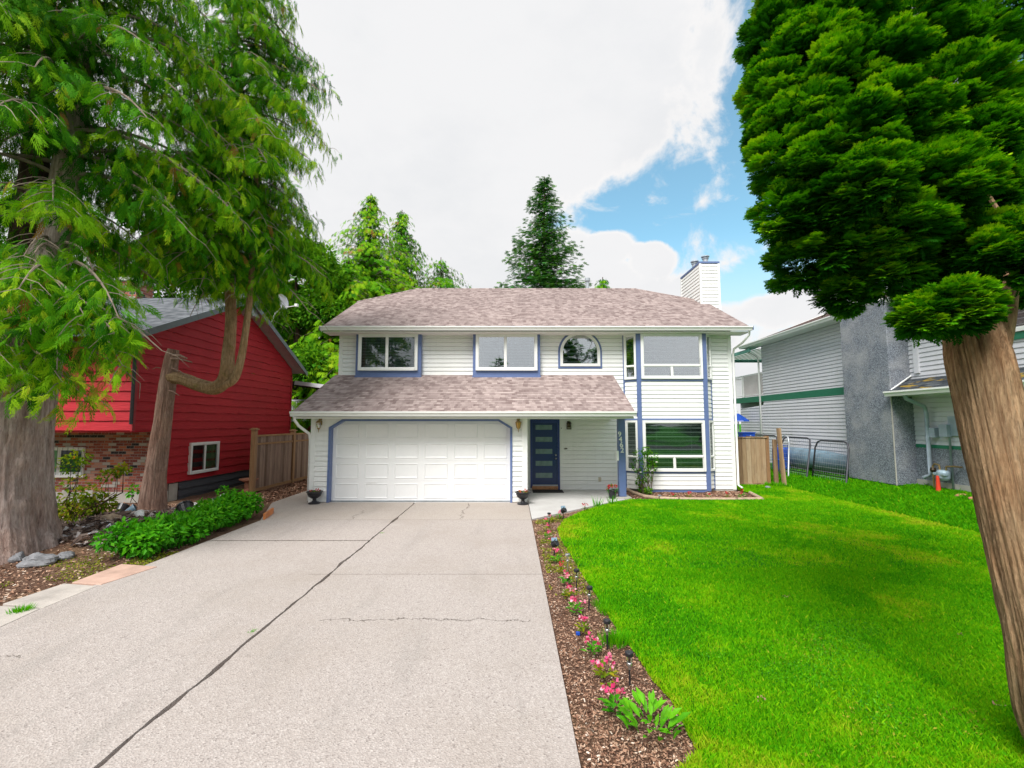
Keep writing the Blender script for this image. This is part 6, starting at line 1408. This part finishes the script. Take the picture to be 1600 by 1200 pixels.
mb = MB(); pth = [(10.95, 14.8, .75), (10.9, 16, .8), (10.85, 17.4, .82), (10.8, 18.6, .95)]; mb.tube(pth, [.30, .36, .38, .25], 18); tag(mb.build('rolled_tarpaulin', M['tarp'], smooth=True), 'long grey-blue rolled tarpaulin lying behind the wire frames', 'tarpaulin')
# urn planters
def urn(x, y, label):
    T = empty('urn_planter', (x, y, 0), label, 'planter', 'black urn planters either side of the garage door')
    mb = MB(); mb.lathe((x, y, .004), [(.15, 0), (.15, .02), (.13, .035), (.07, .055), (.045, .09), (.05, .11), (.045, .13), (.09, .145), (.15, .19), (.18, .25), (.185, .29), (.21, .30), (.21, .325), (.185, .325), (.17, .29), (0, .27)], 30); mb.build('urn', M['black_plastic'], T, smooth=False)
    r_ = np.random.default_rng(int(abs(x) * 100)); n = 40; a = r_.uniform(0, 6.28, n); q = r_.random(n) * .13; pos = np.stack([x + np.cos(a) * q, y + np.sin(a) * q, .29 + r_.random(n) * .03], 1); d = np.stack([np.cos(a), np.sin(a), r_.uniform(.2, 1, n)], 1)
    scatter('leaves', [LEAF], pos, d, np.tile([0, 0, 1.], (n, 1)), r_.uniform(.04, .07, n), r_.random(n), M['leaf_yel'], T)
    n = 26; v = unit(r_.normal(0, 1, (n, 3))); c3 = np.array([[x - .08, y - .05, .35], [x + .06, y, .37], [x + .09, y + .04, .35]])[r_.integers(0, 3, n)]
    scatter('petals', [PET], c3 + v * .01, v, unit(r_.normal(0, 1, (n, 3))), r_.uniform(.03, .045, n), r_.random(n), M['petal_red'], T)
urn(*[c for c in G(491, 787)][:1], G(491, 787)[1], 'black urn planter with red flowers left of the garage door') if False else None
ux_, uy_ = G(491, 787); urn(ux_, uy_, 'black urn planter with red flowers left of the garage door')
ux_, uy_ = G(817, 788); urn(ux_, uy_, 'black urn planter between the garage door and the navy front door')
px_, py_ = G(957, 779); T = empty('flower_pot', (px_, py_, 0), 'dark pot of red flowers beside the porch post', 'flower pot'); mb = MB(); mb.lathe((px_, py_, .006), [(.09, 0), (.125, .2), (.135, .2), (.135, .225), (.115, .225), (.1, .19), (0, .19)], 22); mb.build('pot', M['black_plastic'], T)
r_ = np.random.default_rng(3); n = 60; v = unit(r_.normal(0, 1, (n, 3))); c3 = np.array([px_, py_, .27]) + v * np.array([.13, .12, .08]); scatter('leaves', [LEAF], c3, v, np.tile([0, 0, 1.], (n, 1)), r_.uniform(.05, .09, n), r_.random(n), M['leaf'], T)
n = 60; cs = np.array([[px_ - .11, py_ - .03, .34], [px_ - .04, py_ - .06, .36], [px_ + .08, py_ - .03, .35], [px_ - .14, py_, .30]])[r_.integers(0, 4, n)]; v = unit(r_.normal(0, 1, (n, 3))); scatter('petals', [PET], cs + v * .02, v, unit(r_.normal(0, 1, (n, 3))), r_.uniform(.035, .055, n), r_.random(n), M['petal_red'], T)
# solar lights
def solar(px, py, hh, label, silver=False, lean=0):
    x, y = G(px, py); T = empty('solar_light', (x, y, 0), label, 'garden light', 'solar stake lights along the flower bed')
    def A(mb, prof, z): mb.lathe((x + lean * z, y, z), prof, 16)
    mb = MB(); mb.tube([(x, y, -.03), (x + lean * (hh - .12), y, hh - .12)], .0085, 8); mb.build('stake', M['steel' if silver else 'black_plastic'], T)
    mb = MB(); A(mb, [(.011, -.02), (.014, 0), (.022, .012), (.022, .03), (.018, .034)], hh - .12); mb.build('collar', M['steel'], T)
    mb = MB(); A(mb, [(.020, 0), (.026, .05)], hh - .085); mb.build('lens', M['clear'], T)
    mb = MB(); A(mb, [(.006, -.055), (.006, 0), (.034, .0), (.036, .006), (.036, .028), (.030, .033), (0, .034)], hh - .034); mb.build('cap', M['steel' if silver else 'black_plastic'], T)
def hh_(px, pt, pb):
    x, y = G(px, pb); return atY(px, pt, y)[1]
for px, pt, pb, lb, sv in ((984, 1018, 1066, 'solar stake light nearest the camera with black cap', 0), (949, 968, 1009, 'solar stake light second from the camera', 0), (920, 916, 949, 'solar stake light third from the camera, tilted slightly', 0), (901, 889, 921, 'black capped solar stake light fourth from the camera', 0), (887, 865, 893, 'all-silver solar stake light', 1), (858, 801, 824, 'small black solar stake light at the porch corner', 0)):
    solar(px, pb, hh_(px, pt, pb), lb, bool(sv), .06 if px == 920 else 0)
def spot(px, py, label, s=1.0, rot=.6):
    x, y = G(px, py); T = empty('garden_spotlight', (x, y, 0), label, 'spotlight', 'black garden spotlights in the flower bed')
    mb = MB(); mb.tube([(x, y, -.03), (x, y, .10 * s)], .01 * s, 6); mb.build('stake', M['black_plastic'], T)
    q = Vector((rot, -.5, .5)).normalized().to_track_quat('Z', 'Y').to_matrix(); mb = MB(); mb.lathe((x, y, .15 * s), [(.02 * s, -.05 * s), (.045 * s, -.03 * s), (.055 * s, .05 * s), (.05 * s, .055 * s), (0, .045 * s)], 14, tilt=q); mb.build('lamp_head', M['black_plastic'], T)
    mb = MB(); f2 = Fr((x, y, .215 * s), (1, .3, 0), (0, .9, .43), (0, -.43, .9)); mb.fbox(f2, -.045 * s, .045 * s, -.035 * s, .035 * s, -.008, .008); mb.build('solar_panel', M['tarp'], T)
spot(866, 866, 'black spotlight with bluish panel halfway along the bed', 1.1, .7); spot(880, 810, 'black spotlight beside the porch slab edge', 1.15, .7)
mb = MB(); x, y = G(903, 989); mb.box(x - .02, y - .012, -.02, x + .02, y + .012, .012); tag(mb.build('plant_label', M['blue_plastic'], bevel=.003), 'tiny blue plastic scrap beside a pink begonia', 'plant tag')
# log edging of the bay bed
lp = [G(*p) for p in ((976, 764), (990, 771), (1007, 776.5), (1030, 779.5), (1060, 781), (1100, 781.5), (1150, 781.5), (1190, 781))]
T = empty('log_edging', (lp[3][0], lp[3][1], 0), 'pale round log edging along the bed under the bay window', 'edging')
for k, (a, b_) in enumerate(((0, 3), (3, 4), (4, 6), (6, 7))):
    mb = MB(); pts_ = [Vector((*p, .02)) for p in lp[a:b_ + 1]]; pts_[0] = pts_[0].lerp(pts_[1], .04); mb.tube(pts_, .052, 10); mb.build('log', M['log'], T, smooth=False)
mb = MB(); p, q_ = G(1191, 781), G(1172, 771); mb.tube([(*p, .02), (*q_, .02)], .05, 10); mb.build('log', M['log'], T)
mb = MB()
x, y = G(1031, 775); rock(1031, 776, .06, 'pale stone at the foot of the climbing rose', 30, grp='stones in the bay bed')
